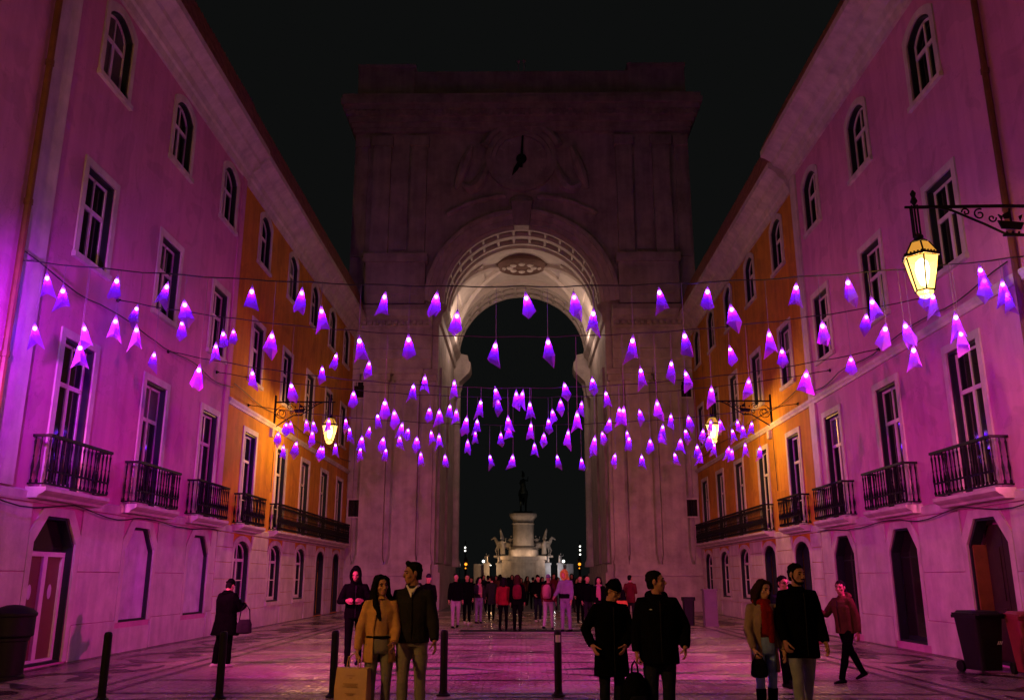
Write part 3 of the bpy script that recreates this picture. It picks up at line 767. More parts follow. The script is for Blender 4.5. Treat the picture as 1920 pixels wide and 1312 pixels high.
# imposts in the passage
def boxes(name, bl, material=None, smooth=False):
    m = MB()
    for b in bl: m.box(*b)
    return apart(name, m, material or M['stone_dark'])
for s in (-1, 1):
    pr = [(RA, 13.2), (RA - 0.25, 13.5), (RA - 0.35, 14.4), (RA - 0.75, 14.8), (RA - 1.0, 15.05), (RA - 1.1, 15.3), (RA - 1.1, 15.75), (RA - 0.95, 15.9), (RA - 0.9, 16.25), (RA, 16.45)]
    m = MB(); m.extrude([(s * a, 56.9, b) for a, b in pr], (0, 1.58, 0)); apart('impost', m, M['stone_dark'])
    pr = [(RA, 15.3), (RA - 0.12, 15.4), (RA - 0.16, 15.8), (RA - 0.4, 16.1), (RA - 0.45, 16.35), (RA, 16.45)]
    m = MB(); m.extrude([(s * a, 46.02, b) for a, b in pr], (0, 10.85, 0)); apart('impost', m, M['stone_dark'])
    boxes('jamb_panel', [(s * RA, s * (RA - 0.12), 47.0, 50.4, 2.4, 13.0), (s * RA, s * (RA - 0.12), 52.0, 55.6, 2.4, 13.0)])
    boxes('plinth', [(s * (RA - 0.32), s * (RA), 46.03, 58.45, 0, 1.9), (s * (RA - 0.22), s * RA, 46.05, 58.4, 1.9, 2.3)])
    # inner quarter columns at the far mouth
    m = MB(); m.lathe([(0.42, 0), (0.42, 0.25), (0.34, 0.4), (0.3, 0.6), (0.26, 11.6), (0.34, 11.8), (0.4, 12.4)], 14, (s * (RA - 0.12), 58.1, 2.3)); apart('column', m, M['stone'], None, True)
    # lower order on the street front
    y = AY
    boxes('plinth', [(s * 4.72, s * 9.6, y - 0.5, y - 0.001, 0.0, 1.72), (s * 4.66, s * 9.68, y - 0.58, y - 0.001, 0.0, 0.4)])
    boxes('base_moulding', [(s * 4.7, s * 9.62, y - 0.6, y - 0.001, 1.722, 1.88), (s * 4.72, s * 9.6, y - 0.54, y - 0.001, 1.882, 2.06), (s * 4.74, s * 9.58, y - 0.47, y - 0.001, 2.062, 2.3)])
    for x0, x1 in ((4.78, 5.4), (5.56, 6.83), (7.26, 8.56), (8.95, 9.5)):
        pj = 0.36 if x0 in (5.56, 7.26) else 0.16
        boxes('pilaster', [(s * x0, s * x1, y - pj, y - 0.002, 2.75, 11.7)])
        boxes('pilaster_base', [(s * (x0 - 0.08), s * (x1 + 0.08), y - pj - 0.1, y - 0.002, 2.302, 2.5), (s * (x0 - 0.04), s * (x1 + 0.04), y - pj - 0.05, y - 0.002, 2.502, 2.748)])
        boxes('capital', [(s * (x0 - 0.03), s * (x1 + 0.03), y - pj - 0.05, y - 0.002, 11.702, 11.95), (s * (x0 - 0.12), s * (x1 + 0.12), y - pj - 0.14, y - 0.002, 11.952, 12.3), (s * (x0 - 0.2), s * (x1 + 0.2), y - pj - 0.24, y - 0.002, 12.302, 12.6)])
    pr = [(0, 12.62), (0.42, 12.62), (0.42, 13.1), (0.48, 13.15), (0.48, 13.7), (0.4, 13.75), (0.4, 14.85), (0.55, 14.95), (0.62, 15.2), (0.95, 15.45), (1.0, 15.8), (0.9, 16.1), (0, 16.25)]
    m = MB(); m.extrude([(s * 4.95, y - a - 0.001, b) for a, b in pr], (s * 4.75, 0, 0)); apart('entablature', m, M['stone_dark'])
    for k in range(14):
        x = 5.1 + k * 0.34
        boxes('dentil', [(s * x, s * (x + 0.17), y - 0.9, y - 0.56, 15.0, 15.18)], M['stone_dark'])
    # attic pedestals and upper order
    boxes('attic_pedestal', [(s * 5.4, s * 8.75, y - 0.55, y - 0.002, 16.27, 18.7), (s * 5.28, s * 8.87, y - 0.7, y - 0.002, 18.702, 19.2), (s * 5.7, s * 8.45, y - 0.6, y - 0.551, 16.8, 18.4)])
    for x0, x1 in ((5.5, 6.4), (7.6, 8.6), (8.95, 9.6)):
        pj = 0.3 if x0 < 8.9 else 0.12
        boxes('upper_pilaster', [(s * x0, s * x1, y - pj, y - 0.002, 19.21, 26.0), (s * (x0 - 0.1), s * (x1 + 0.1), y - pj - 0.12, y - 0.003, 26.002, 26.6)])
    boxes('wall_panel', [(s * 6.55, s * 7.45, y - 0.1, y - 0.002, 19.6, 25.6)])
    # garland relief beside the clock
    pts = [(s * (1.9 + 1.5 * f), y - 0.12, 25.0 - 0.9 * math.sin(f * PI) - 1.3 * f) for f in [i / 12 for i in range(13)]]
    apart('festoon', MB().tube(pts, [0.16 + 0.2 * math.sin(i / 12 * PI) for i in range(13)], 8), M['stone_dark'], None, True)
    pts = [(s * (0.9 + 3.4 * f), y - 0.1, 22.85 - 1.1 * f * f) for f in [i / 12 for i in range(13)]]
    apart('festoon', MB().tube(pts, [0.14 + 0.1 * math.sin(i * 2.1) ** 2 for i in range(13)], 8), M['stone_dark'], None, True)
    # small barred window in the flank bays
    for zz in (4.72, 11.05):
        w = MB(); w.box(-0.36, 0.36, -0.005, 0.05, 0, 0.86)
        o = w.build('window', M['glass2'], arch, (s * 8.76, -0.42 if False else -0.2, zz))
        f = MB(); f.box(-0.44, 0.44, -0.06, -0.006, -0.08, 0); f.box(-0.44, 0.44, -0.06, -0.006, 0.86, 0.94); f.box(-0.44, -0.36, -0.06, -0.006, 0, 0.86); f.box(0.36, 0.44, -0.06, -0.006, 0, 0.86)
        f.build('frame', M['stone'], o)
        for i in range(4):
            MB().box(-0.012, 0.012, -0.05, -0.026, 0, 0.86).build('bar', M['iron'], o, (-0.24 + i * 0.16, 0, 0))
# archivolt
m = MB()
for r0, r1, pj in ((RA + 0.002, RA + 0.3, 0.16), (RA + 0.302, RA + 0.62, 0.26), (RA + 0.622, RA + 0.85, 0.42)):
    rg = []
    for i in range(41):
        a = PI * i / 40; c, s = -math.cos(a), math.sin(a)
        rg.append([(c * r0, AY - 0.001, ZS + s * r0), (c * r0, AY - pj, ZS + s * r0), (c * r1, AY - pj, ZS + s * r1), (c * r1, AY - 0.001, ZS + s * r1)])
    m.loft(rg)
apart('archivolt', m, M['stone'], None, False)
m = MB(); m.extrude([(-0.42, AY - 0.002, ZS + RA - 0.25), (0.42, AY - 0.002, ZS + RA - 0.25), (0.6, AY - 0.002, ZS + RA + 1.25), (-0.6, AY - 0.002, ZS + RA + 1.25)], (0, -0.62, 0)); apart('keystone', m, M['stone_dark'])
for s in (-1, 1):
    # voussoir joints of the plain spandrels: raised ashlar courses
    for k in range(4):
        z0 = 16.9 + k * 0.58
        x = math.sqrt(max(0.1, (RA + 0.95) ** 2 - (z0 + 0.54 - ZS) ** 2)) if z0 + 0.54 - ZS < RA + 0.9 else 0.7
        x = math.sqrt((RA + 0.98) ** 2 - (z0 - ZS) ** 2) if z0 - ZS < RA + 0.98 else 0.7
        if x < 5.2: boxes('ashlar_course', [(s * (x + 0.05), s * 5.22, AY - 0.04, AY - 0.002, z0, z0 + 0.54)])
# cornice, set out in steps on three sides, then the parapet
steps = [(26.9, 27.12, 0.14), (27.122, 27.4, 0.24), (27.402, 27.7, 0.42), (27.702, 28.0, 0.62), (28.002, 28.3, 0.8), (28.302, 28.65, 0.98), (28.652, 28.95, 0.9)]
for za, zb, p in steps:
    boxes('cornice_course', [(-9.75 - p * 0.75, 9.75 + p * 0.75, AY - p - 0.2, BY + p, za, zb)])
for k in range(44):
    x = -9.9 + k * 0.46
    boxes('modillion', [(x, x + 0.2, AY - 0.98, AY - 0.64, 27.72, 27.98)])
boxes('parapet', [(-9.6, 9.6, AY - 0.1, BY, 28.952, 31.0)])
for s in (-1, 1):
    boxes('parapet_block', [(s * 6.4, s * 9.72, AY - 0.3, AY - 0.101, 28.953, 31.15)])
    boxes('parapet_cap', [(s * 6.3, s * 9.78, AY - 0.36, AY + 0.6, 31.152, 31.36)])
for s in (-1, 1):
    m = MB(); m.ball((s * 0.17, AY - 0.2, 31.6), 0.11, 8); m.tube([(s * 0.17, AY - 0.2, 31.0), (s * 0.17, AY - 0.2, 31.55)], 0.03, 6)
    apart('finial', m, M['stone'])
# clock with a carved frame
clk = empty('clock', (0, -0.32, 25.2)); clk.parent = arch
m = MB()
for r0, r1, pj in ((1.75, 2.05, 0.3), (1.5, 1.74, 0.2)):
    rg = [[(c * r0, 0.31, s * r0), (c * r0, 0.31 - pj, s * r0), (c * r1, 0.31 - pj, s * r1), (c * r1, 0.31, s * r1)] for c, s in [(math.cos(2 * PI * i / 48), math.sin(2 * PI * i / 48)) for i in range(48)]]
    m.loft(rg, closed=True)
m.build('rim', M['stone_dark'], clk)
m = MB(); m.extrude([(1.49 * math.cos(2 * PI * i / 40), 0.25, 1.49 * math.sin(2 * PI * i / 40)) for i in range(40)], (0, 0.06, 0)); m.build('dial', M['stone_dark'], clk)
mk = MB().box(-0.05, 0.05, 0.22, 0.249, 1.12, 1.4).mesh('hour_mark', M['stone'])
for k in range(12):
    o = inst('hour_mark', mk, clk); o.rotation_euler = (0, k * PI / 6, 0)
m = MB(); m.extrude([(-0.09, 0.12, -0.55), (0.09, 0.12, -0.55), (0.07, 0.12, 1.66), (-0.03, 0.12, 1.66)], (0, 0.04, 0)); o = m.build('minute_hand', M['iron'], clk); o.rotation_euler = (0, R(2.5), 0)
m = MB(); m.extrude([(-0.09, 0.17, -0.3), (0.09, 0.17, -0.3), (0.13, 0.17, 0.7), (0, 0.17, 1.2), (-0.13, 0.17, 0.7)], (0, 0.04, 0)); o = m.build('hour_hand', M['iron'], clk); o.rotation_euler = (0, R(208), 0)
m = MB(); m.lathe([(0.3, 0), (0.3, 0.1), (0.2, 0.16)], 20); m.xf(Matrix.Rotation(PI / 2, 4, 'X')); m.build('hub', M['iron'], clk, (0, 0.2, 0))
# carved crest over the clock
for s in (-1, 1):
    pts = [(s * 2.3 * math.cos(a), AY - 0.25, 25.2 + 2.3 * math.sin(a)) for a in [R(20 + 50 * i / 10) for i in range(11)]]
    apart('scroll', MB().tube(pts, [0.28 - 0.015 * i for i in range(11)], 8), M['stone_dark'], None, True)
    pts = [(s * (2.9 + 0.1 * i), AY - 0.2, 26.0 - 0.3 * i) for i in range(10)]
    apart('scroll', MB().tube(pts, [0.1 + 0.22 * math.sin(i / 9 * PI) for i in range(10)], 8), M['stone_dark'], None, True)
apart('relief', MB().ball((0, AY - 0.1, 22.55), 0.5, 12, 1.5, 0.5, 0.8), M['stone_dark'], None, True)
for s in (-1, 1):
    # stone wing tips showing beyond the flanks
    m = MB(); m.extrude([(s * 9.9, AY + 4, 24.9), (s * 10.1, AY + 4, 26.6), (s * 9.78, AY + 4, 25.3)], (0, 0.3, 0)); apart('wing_tip', m, M['stone'])
    # uplights standing on the imposts light the vault
    fx = MB(); fx.box(-0.18, 0.18, -0.25, 0.25, 0, 0.12); fx.box(-0.14, 0.14, -0.2, 0.2, 0.12, 0.2)
    u = fx.build('floodlight', M['iron'], None, (s * 4.3, 52.2, 16.46))
    tag(u, 'small black uplight on the %s impost ledge inside the arch' % ('left' if s < 0 else 'right'), 'floodlight', 'uplights inside the arch')
    point('uplight', (-s * 0.75, 0, 0.25), 210, (1.0, 0.68, 0.54), 0.12, u)
# ------------------------------------------------------------------ street lamps on wrought brackets
def street_lamp(side, y, arm, ztop, label, pw=1.0):
    """lantern hung from a scrolled bracket; local x runs from the wall to the street"""
    o = empty('street_lamp', (side * XW, y, ztop), 0 if side < 0 else PI)
    tag(o, label, 'street lamp', 'lit street lamps on wall brackets')
    m = MB()
    m.tube([(0.02, 0, 0), (arm * 0.5, 0, 0.015), (arm, 0, 0.0)], 0.03, 8)
    m.box(0.0, 0.05, -0.06, 0.06, -1.0, 0.25)
    m.tube([(0.04, 0, -0.95), (arm * 0.18, 0, -0.72), (arm * 0.34, 0, -0.5), (arm * 0.48, 0, -0.48)], 0.024, 6)
    m.tube([(arm * 0.48, 0, -0.48), (arm * 0.6, 0, -0.3), (arm * 0.78, 0, -0.06), (arm * 0.86, 0, -0.01)], 0.02, 6)
    m.tube([(arm * 0.34, 0, -0.5), (arm * 0.5, 0, -0.5)], 0.02, 6)
    br = m.build('bracket', M['iron'], o, smooth=True)
    # scrolls
    def spiral(cx, cz, r, turns, a0, sgn=1):
        n = int(22 * turns)
        return [(cx + r * (1 - 0.75 * i / n) * math.cos(a0 + sgn * 2 * PI * turns * i / n), 0, cz + r * (1 - 0.75 * i / n) * math.sin(a0 + sgn * 2 * PI * turns * i / n)) for i in range(n + 1)]
    for cx, cz, r, t, a, s in ((arm * 0.13, -0.42, 0.27, 1.4, 1.2, 1), (arm * 0.13, -0.42, 0.16, 0.8, 3.6, -1), (arm * 0.27, -0.17, 0.13, 1.2, 0, 1), (arm * 0.62, -0.13, 0.1, 1.2, 2, -1), (arm * 0.7, -0.09, 0.07, 1.1, 0, 1), (arm * 0.3, -0.38, 0.08, 1.1, 1, -1), (arm * 0.55, -0.2, 0.07, 1.1, 3, 1)):
        MB().tube(spiral(cx, cz, r, t, a, s), 0.014, 5).build('scroll', M['iron'], br, smooth=True)
    # the little ship with two ravens
    m = MB(); cx = arm * 0.44
    m.extrude([(cx - 0.2, -0.015, -0.28), (cx + 0.22, -0.015, -0.24), (cx + 0.17, -0.015, -0.38), (cx - 0.14, -0.015, -0.4)], (0, 0.03, 0))
    m.extrude([(cx - 0.01, -0.012, -0.27), (cx + 0.015, -0.012, -0.27), (cx + 0.015, -0.012, -0.03), (cx - 0.01, -0.012, -0.03)], (0, 0.024, 0))
    m.extrude([(cx + 0.02, -0.008, -0.08), (cx + 0.13, -0.008, -0.14), (cx + 0.11, -0.008, -0.21), (cx + 0.02, -0.008, -0.2)], (0, 0.016, 0))
    for sx in (-1, 1): m.extrude([(cx + sx * 0.15, -0.012, -0.25), (cx + sx * 0.2, -0.012, -0.13), (cx + sx * 0.13, -0.012, -0.17)], (0, 0.024, 0))
    for k in range(3): m.ball((cx - 0.1 + 0.1 * k, 0, -0.45), 0.022, 6)
    m.build('ship_emblem', M['iron'], br)
    # hanger, cap, lantern body
    hz = -0.62
    m = MB(); m.lathe([(0.012, 0.3), (0.05, 0.24), (0.03, 0.18), (0.06, 0.1), (0.02, 0.04), (0.028, 0)], 8, (arm, 0, 0.0))
    for sy in (-1, 1): m.tube([(arm - 0.02, sy * 0.05, 0.02), (arm - 0.02, sy * 0.05, hz + 0.1)], 0.016, 6)
    for sy in (-1, 1): m.tube([(arm + 0.06, sy * 0.03, 0.02), (arm + 0.06, sy * 0.03, hz + 0.1)], 0.014, 6)
    m.tube([(arm - 0.14, 0, 0.0), (arm + 0.16, 0, 0.0)], 0.022, 6)
    m.lathe([(0.02, 0.16), (0.09, 0.1), (0.07, 0.06), (0.15, 0.0), (0.13, -0.03)], 6, (arm, 0, hz))
    m.build('hanger', M['iron'], br, smooth=False)
    n = 6; rot = R(14)
    def ring(r, z): return [(arm + r * math.cos(rot + 2 * PI * k / n), r * math.sin(rot + 2 * PI * k / n), hz + z) for k in range(n)]
    r0, r1, r2, r3 = ring(0.15, -0.02), ring(0.285, -0.25), ring(0.27, -0.29), ring(0.15, -0.83)
    m = MB()
    for k in range(n):
        m.tube([r2[k], r3[k]], 0.013, 5); m.tube([r0[k], r1[k]], 0.014, 5)
        m.tube([r1[k], r1[(k + 1) % n]], 0.022, 5); m.tube([r3[k], r3[(k + 1) % n]], 0.015, 5)
        for j in range(5):
            p = Vector(r1[k]).lerp(Vector(r1[(k + 1) % n]), (j + 0.5) / 5); m.ball(tuple(p + Vector((0, 0, 0.03))), 0.018, 5)
    fr = m.build('lantern_frame', M['iron'], o)
    for k in range(n):
        k2 = (k + 1) % n
        MB().poly([r2[k], r2[k2], r3[k2], r3[k]]).build('glass_pane', M['lampglass'], fr)
        MB().poly([r0[k], r0[k2], r1[k2], r1[k]]).build('roof_pane', M['lamproof'], fr)
    m = MB(); m.lathe([(0.15, -0.83), (0.12, -0.87), (0.09, -0.92), (0.02, -0.95)], 6, (arm, 0, hz)); m.build('bottom_glass', M['lampglass'], fr)
    m = MB(); m.lathe([(0.03, -0.28), (0.09, -0.34), (0.11, -0.46), (0.09, -0.6), (0.05, -0.72), (0.01, -0.74)], 12, (arm, 0, hz)); m.build('mantle', M['lampcore'], fr, smooth=True)
    point('lamp_light', (arm, 0, hz - 0.42), P_STREET * pw, C_WARM, 0.06, o)
    if y > 20:
        MB().tube([(0.03, 0.05, -1.0), (0.06, 0.1, -1.6), (0.045, 0.12, -2.4), (0.04, 0.14, -3.3)], 0.014, 5).build('feed_cable', M['cable'], o)
        MB().box(0.0, 0.12, -0.45, -0.2, -1.35, -1.05).build('junction_box', M['stone'], o)
    return o
street_lamp(-1, 31.5, 2.1, 7.95, 'glowing yellow street lamp on a scrolled bracket from the left ochre building')
street_lamp(1, 31.5, 2.2, 7.95, 'glowing yellow street lamp on a scrolled bracket from the right ochre building')
street_lamp(1, 13.2, 2.75, 7.52, 'large glowing yellow street lamp nearest the camera, at upper right', 0.36)
street_lamp(-1, 3.6, 2.4, 7.6, 'yellow street lamp on the left facade behind the camera', 2.4)

# ------------------------------------------------------------------ strings of violet lanterns
CAMP = Vector((0, 0, 1.65)); CF = 1620.0
from mathutils import Euler
CM = Euler((R(104.733), 0, R(0.684))).to_matrix()   # the photographer's fixed view, used once to survey the lantern positions
def ray_y(px, py, Y):
    """where the sight line through a pixel of the photograph meets the plane of a garland"""
    d = CM @ Vector(((px - 960) / CF, (656 - py) / CF, -1)); return CAMP + d * (Y / d.y)
LANTERNS = [(88,510,558),(119,534,588),(65,604,650),(157,605,652),(150,640,684),(221,516,563),(259,570,612),(218,591,632),(257,607,653),(290,657,700),(316,527,580),(345,560,607),(342,597,640),(375,682,727),(418,617,659),(405,640,682),(438,615,653),(473,535,582),(473,690,730),(511,619,672),(567,538,592),(602,572,617),(545,714,754),(604,684,722),(632,660,698),(673,628,680),(693,674,712),(663,730,768),(723,546,597),(766,625,677),(820,545,595),(858,581,632),(776,717,755),(797,701,735),(985,547,593),(930,637,688),(1027,630,682),(1075,546,597),(1113,577,628),(852,710,748),(722,746,786),(739,766,802),(707,773,805),(844,755,787),(856,765,797),(806,761,791),(824,765,801),(755,790,820),(766,800,828),(749,815,843),(694,798,826),(679,815,848),(676,836,862),(720,817,848),(724,838,865),(782,816,848),(789,845,871),(808,805,832),(823,811,843),(834,850,877),(648,782,810),(655,798,827),(617,782,812),(574,785,813),(587,787,814),(586,805,835),(545,788,812),(537,790,815),(522,808,833),(532,832,858),(557,825,856),(602,835,862),(607,835,862),(629,828,856),(902,746,780),(928,723,757),(933,745,777),(968,730,766),(981,730,768),(993,750,787),(952,778,813),(954,795,825),(996,790,828),(939,808,835),(1002,828,855),(876,778,813),(895,783,815),(891,805,832),(877,822,848),(918,850,878),(962,850,880),(1057,715,752),(1051,747,779),(1035,765,796),(1028,782,815),(1020,810,836),(1091,750,780),(1082,768,808),(1066,803,837),(1044,850,877),(1090,856,883),(1110,705,742),(1135,730,767),(1187,627,683),(1200,685,725),(1235,538,592),(1282,619,673),(1259,673,712),(1284,692,735),(1231,747,787),(1161,761,795),(1170,760,799),(1198,765,797),(1144,782,813),(1128,807,833),(1116,815,852),(1110,830,856),(1175,805,832),(1180,815,847),(1154,848,875),(1203,850,877),(1219,820,850),(1243,793,823),(1238,808,834),(1258,773,805),(1290,777,807),(1284,802,828),(1276,820,850),(1264,846,872),(1307,831,860),(1314,845,870),(1327,536,590),(1369,569,618),(1367,646,687),(1334,722,765),(1333,785,812),(1349,785,812),(1319,802,830),(1331,812,842),(1340,828,854),(1372,802,830),(1382,785,810),(1392,795,820),(1410,788,815),(1397,828,856),(1367,835,862),(1373,840,866),(1425,835,862),(1404,706,747),(1441,616,672),(1466,650,690),(1493,528,577),(1512,692,737),(1588,518,572),(1541,600,648),(1546,605,647),(1632,555,602),(1625,585,627),(1595,665,708),(1661,605,650),(1694,600,645),(1712,645,690),(1748,545,588),(1737,532,572),(1790,583,635),(1800,615,655),(1835,495,545),(1845,515,556),(1878,522,575),(1886,540,584)]
ROWS = [14.75, 18.6, 21.6, 25.2, 28.4]
def shade_mesh(seed):
    """a square of frosted sheet pinched to a point: four flat facets, corners hanging unevenly"""
    r = random.Random(seed); m = MB()
    a0 = r.uniform(0, 6.28)
    low = [r.uniform(0.32, 0.39), r.uniform(0.44, 0.54), r.uniform(0.31, 0.38), r.uniform(0.36, 0.48)]
    rad = [r.uniform(0.105, 0.135), r.uniform(0.12, 0.16), r.uniform(0.105, 0.135), r.uniform(0.11, 0.145)]
    rings = []
    for f in (0.0, 0.25, 0.55, 1.0):
        ring = []
        for i in range(8):
            a = a0 + 2 * PI * i / 8; c = i // 2
            if i % 2 == 0: rr, zz = rad[c], low[c]
            else:
                c2 = (c + 1) % 4; rr, zz = (rad[c] + rad[c2]) / 2 * 0.74, (low[c] + low[c2]) / 2 - 0.01
            rr = 0.012 + (rr * 1.1 - 0.012) * f
            ring.append((rr * math.cos(a), rr * math.sin(a), -zz * 1.08 * f))
        rings.append(ring)
    m.loft(rings, cap=False)
    me = bpy.data.meshes.new('shade'); me.from_pydata(m.v, [], m.f); me.materials.append(M[('shade', 'shade_b', 'shade_c')[seed % 3]])
    return me
SHADES = [shade_mesh(s) for s in range(18)]
BULB = MB().ball((0, 0, -0.12), 0.036, 10, 1, 1, 1.15).mesh('bulb', M['bulb'], True)
#BULBP = MB().ball((0, 0, -0.12), 0.036, 10, 1, 1, 1.15).mesh('bulb', M['bulb_pink'], True)
LD = bpy.data.lights.new('bulb_light', 'POINT'); LD.energy = P_LANTERN; LD.color = C_VIOLET; LD.shadow_soft_size = 0.03
#LDP = bpy.data.lights.new('bulb_light', 'POINT'); LDP.energy = P_PINK; LDP.color = C_PINK; LDP.shadow_soft_size = 0.03
rl = random.Random(11)
def lantern(loc, cord, label, group, pink=False):
    o = empty('hanging_lantern', loc, rl.uniform(0, 6.28)); tag(o, label, 'lantern', group)
    o.rotation_euler = (R(rl.uniform(-11, 11)), R(rl.uniform(-11, 11)), o.rotation_euler[2])
    inst('shade', rl.choice(SHADES), o)
    inst('bulb', BULB, o)
    c = MB(); c.tube([(0, 0, -0.09), (0, 0, 0.0)], 0.006, 5)
    inst('socket', shared(('socket',), lambda: c.mesh('socket', M['cord'])), o)
    p = bpy.data.objects.new('bulb_light', LD); COL.objects.link(p); p.parent = o; p.location = (0, 0, -0.185)
    if cord > 0.03:
        i = inst('cord', MB().tube([(0, 0, 0), (0, 0, cord)], 0.0038, 4).mesh('cord', M['cord']), None, loc)
        i.parent = o; i.matrix_parent_inverse = Matrix.Rotation(0, 4, 'Z')
        i.location = (0, 0, 0); i.rotation_euler = o.rotation_euler.to_matrix().inverted().to_euler()
    return o
rowsets = [[] for _ in ROWS]
for (x, y0, y1) in LANTERNS:
    L = y1 - y0
    k = 0 if L >= 45 else 1 if L >= 39 else 2 if L >= 34 else 3 if L >= 29 else 4
    while k > 0 and abs(ray_y(x, y0, ROWS[k]).x) > 8.75: k -= 1
    off = rl.uniform(-0.12, 0.12)
    rowsets[k].append((ray_y(x, y0, ROWS[k] + off), off))
ORD = ['first', 'second', 'third', 'fourth', 'fifth', 'sixth', 'seventh', 'eighth', 'ninth', 'tenth', 'eleventh', 'twelfth', 'thirteenth', 'fourteenth', 'fifteenth', 'sixteenth', 'seventeenth', 'eighteenth', 'nineteenth', 'twentieth']
ORD += ['twenty-first', 'twenty-second', 'twenty-third', 'twenty-fourth', 'twenty-fifth', 'twenty-sixth', 'twenty-seventh', 'twenty-eighth', 'twenty-ninth', 'thirtieth']
def nth(i, n):
    if i < len(ORD) and i <= n // 2: return ORD[i] + ' from the left'
    j = n - 1 - i
    return ORD[j] + ' from the right' if j < len(ORD) else 'number %d from the left' % (i + 1)
ROWN = ['the nearest garland', 'the second nearest garland', 'the middle garland', 'the second farthest garland', 'the farthest garland']
for k, (Y, rs_) in enumerate(zip(ROWS, rowsets)):
    rs_.sort(key=lambda t: t[0].x)
    sag = [0.55, 0.9, 1.0, 0.8, 0.7][k]
    zc = max(p.z - sag * (p.x / XW) ** 2 for p, _ in rs_) + 0.02
    zc = min(zc, {0: 6.72, 2: 6.32}.get(k, zc))
    cz = lambda x: zc + sag * (x / XW) ** 2
    o = empty('garland_cable', (0, Y, zc)); tag(o, 'thin dark cable strung between the facades, carrying %s of lanterns' % ROWN[k].replace('the ', '', 1).replace(' garland', ' row'), 'cable', 'cables of the lantern garlands')
    pts = [(-XW + 2 * XW * i / 48, 0, sag * ((-XW + 2 * XW * i / 48) / XW) ** 2 + 0.012 * math.sin(i * 1.9)) for i in range(49)]
    MB().tube(pts, 0.008, 5).build('cable', M['cable'], o)
    MB().tube([(p[0], 0.012 * math.sin(i * 1.3), p[2] + 0.012) for i, p in enumerate(pts)], 0.005, 5).build('feed_wire', M['cable'], o)
    for s in (-1, 1): MB().lathe([(0.05, 0), (0.05, 0.03), (0.02, 0.05), (0.02, 0.09)], 8).xf(Matrix.Rotation(-s * PI / 2, 4, 'Y')).build('wall_hook', M['iron'], o, (s * XW, 0, sag))
    for i, (p, off) in enumerate(rs_):
        cord = max(0.0, cz(p.x) - p.z)
        lantern(tuple(p), cord, 'glowing violet cone lantern, %s on %s' % (nth(i, len(rs_)), ROWN[k]), 'violet lanterns over the street')
# the garlands go on behind and above the camera
for k, Y in enumerate([3.6, -1.5]):
    zc = 6.3 + 0.2 * (k % 2); sag = 0.8
    o = empty('garland_cable', (0, Y, zc)); tag(o, 'cable of violet lanterns behind the camera, row %s' % ORD[k], 'cable', 'cables of the lantern garlands')
    MB().tube([(-XW + 2 * XW * i / 30, 0, sag * ((-XW + 2 * XW * i / 30) / XW) ** 2) for i in range(31)], 0.013, 5).build('cable', M['cable'], o)
    for i in range(6):
        x = -7.5 + 3 * i; c = rl.uniform(0.1, 1.0)
        lantern((x, Y, zc + sag * (x / XW) ** 2 - c), c, 'violet cone lantern behind the camera, %s in row %s' % (nth(i, 6), ORD[k]), 'violet lanterns behind the camera')
# pink festival floodlights on the facades behind the camera, aimed down the street
def floodlight(side, y, z, aim, power, col, label, spread=74, out=0.35):
    o = empty('floodlight', (side * (XW - out), y, z)); tag(o, label, 'floodlight', 'festival floodlights behind the camera')
    d = Vector(aim) - Vector(o.location); q = d.to_track_quat('-Z', 'Y')
    m = MB(); m.box(-0.2, 0.2, -0.15, 0.15, 0.02, 0.14); m.box(-0.22, 0.22, -0.17, 0.17, -0.02, 0.02); h = m.build('housing', M['iron'], o); h.rotation_euler = q.to_euler()
    MB().tube([(0, 0, 0), (side * (out + 0.01), 0, 0.05)], 0.03, 6).build('yoke', M['iron'], o)
    p = point('flood_beam', (0, 0, 0), power, col, 0.12, o, 'SPOT', q.to_euler(), R(spread)); p.location = d.normalized() * 0.06
    p.data.spot_blend = 1.0
for s in (-1, 1):
    floodlight(s, 12.6, 4.7, (-s * 8.8, 25, -0.5), P_PINK, C_PINK, 'pink floodlight on the %s facade, just out of view' % ('left' if s < 0 else 'right'))
    floodlight(s, 11.6, 5.3, (-s * 1.0, 34, -1.0), P_PINK * 1.0, (1.0, 0.12, 0.40), 'pink floodlight aimed at the arch from the %s facade, just out of view' % ('left' if s < 0 else 'right'), 70)
floodlight(-1, 11.0, 5.6, (-9.2, 15.2, 5.6), 2600, (0.6, 0.02, 1.0), 'violet floodlight washing the left pilaster, just out of view', 75, 1.5)
floodlight(1, 12.1, 4.2, (9.2, 15.6, 4.4), 420, (1.0, 0.12, 0.38), 'small pink floodlight washing the right wall, just out of view', 75, 1.3)
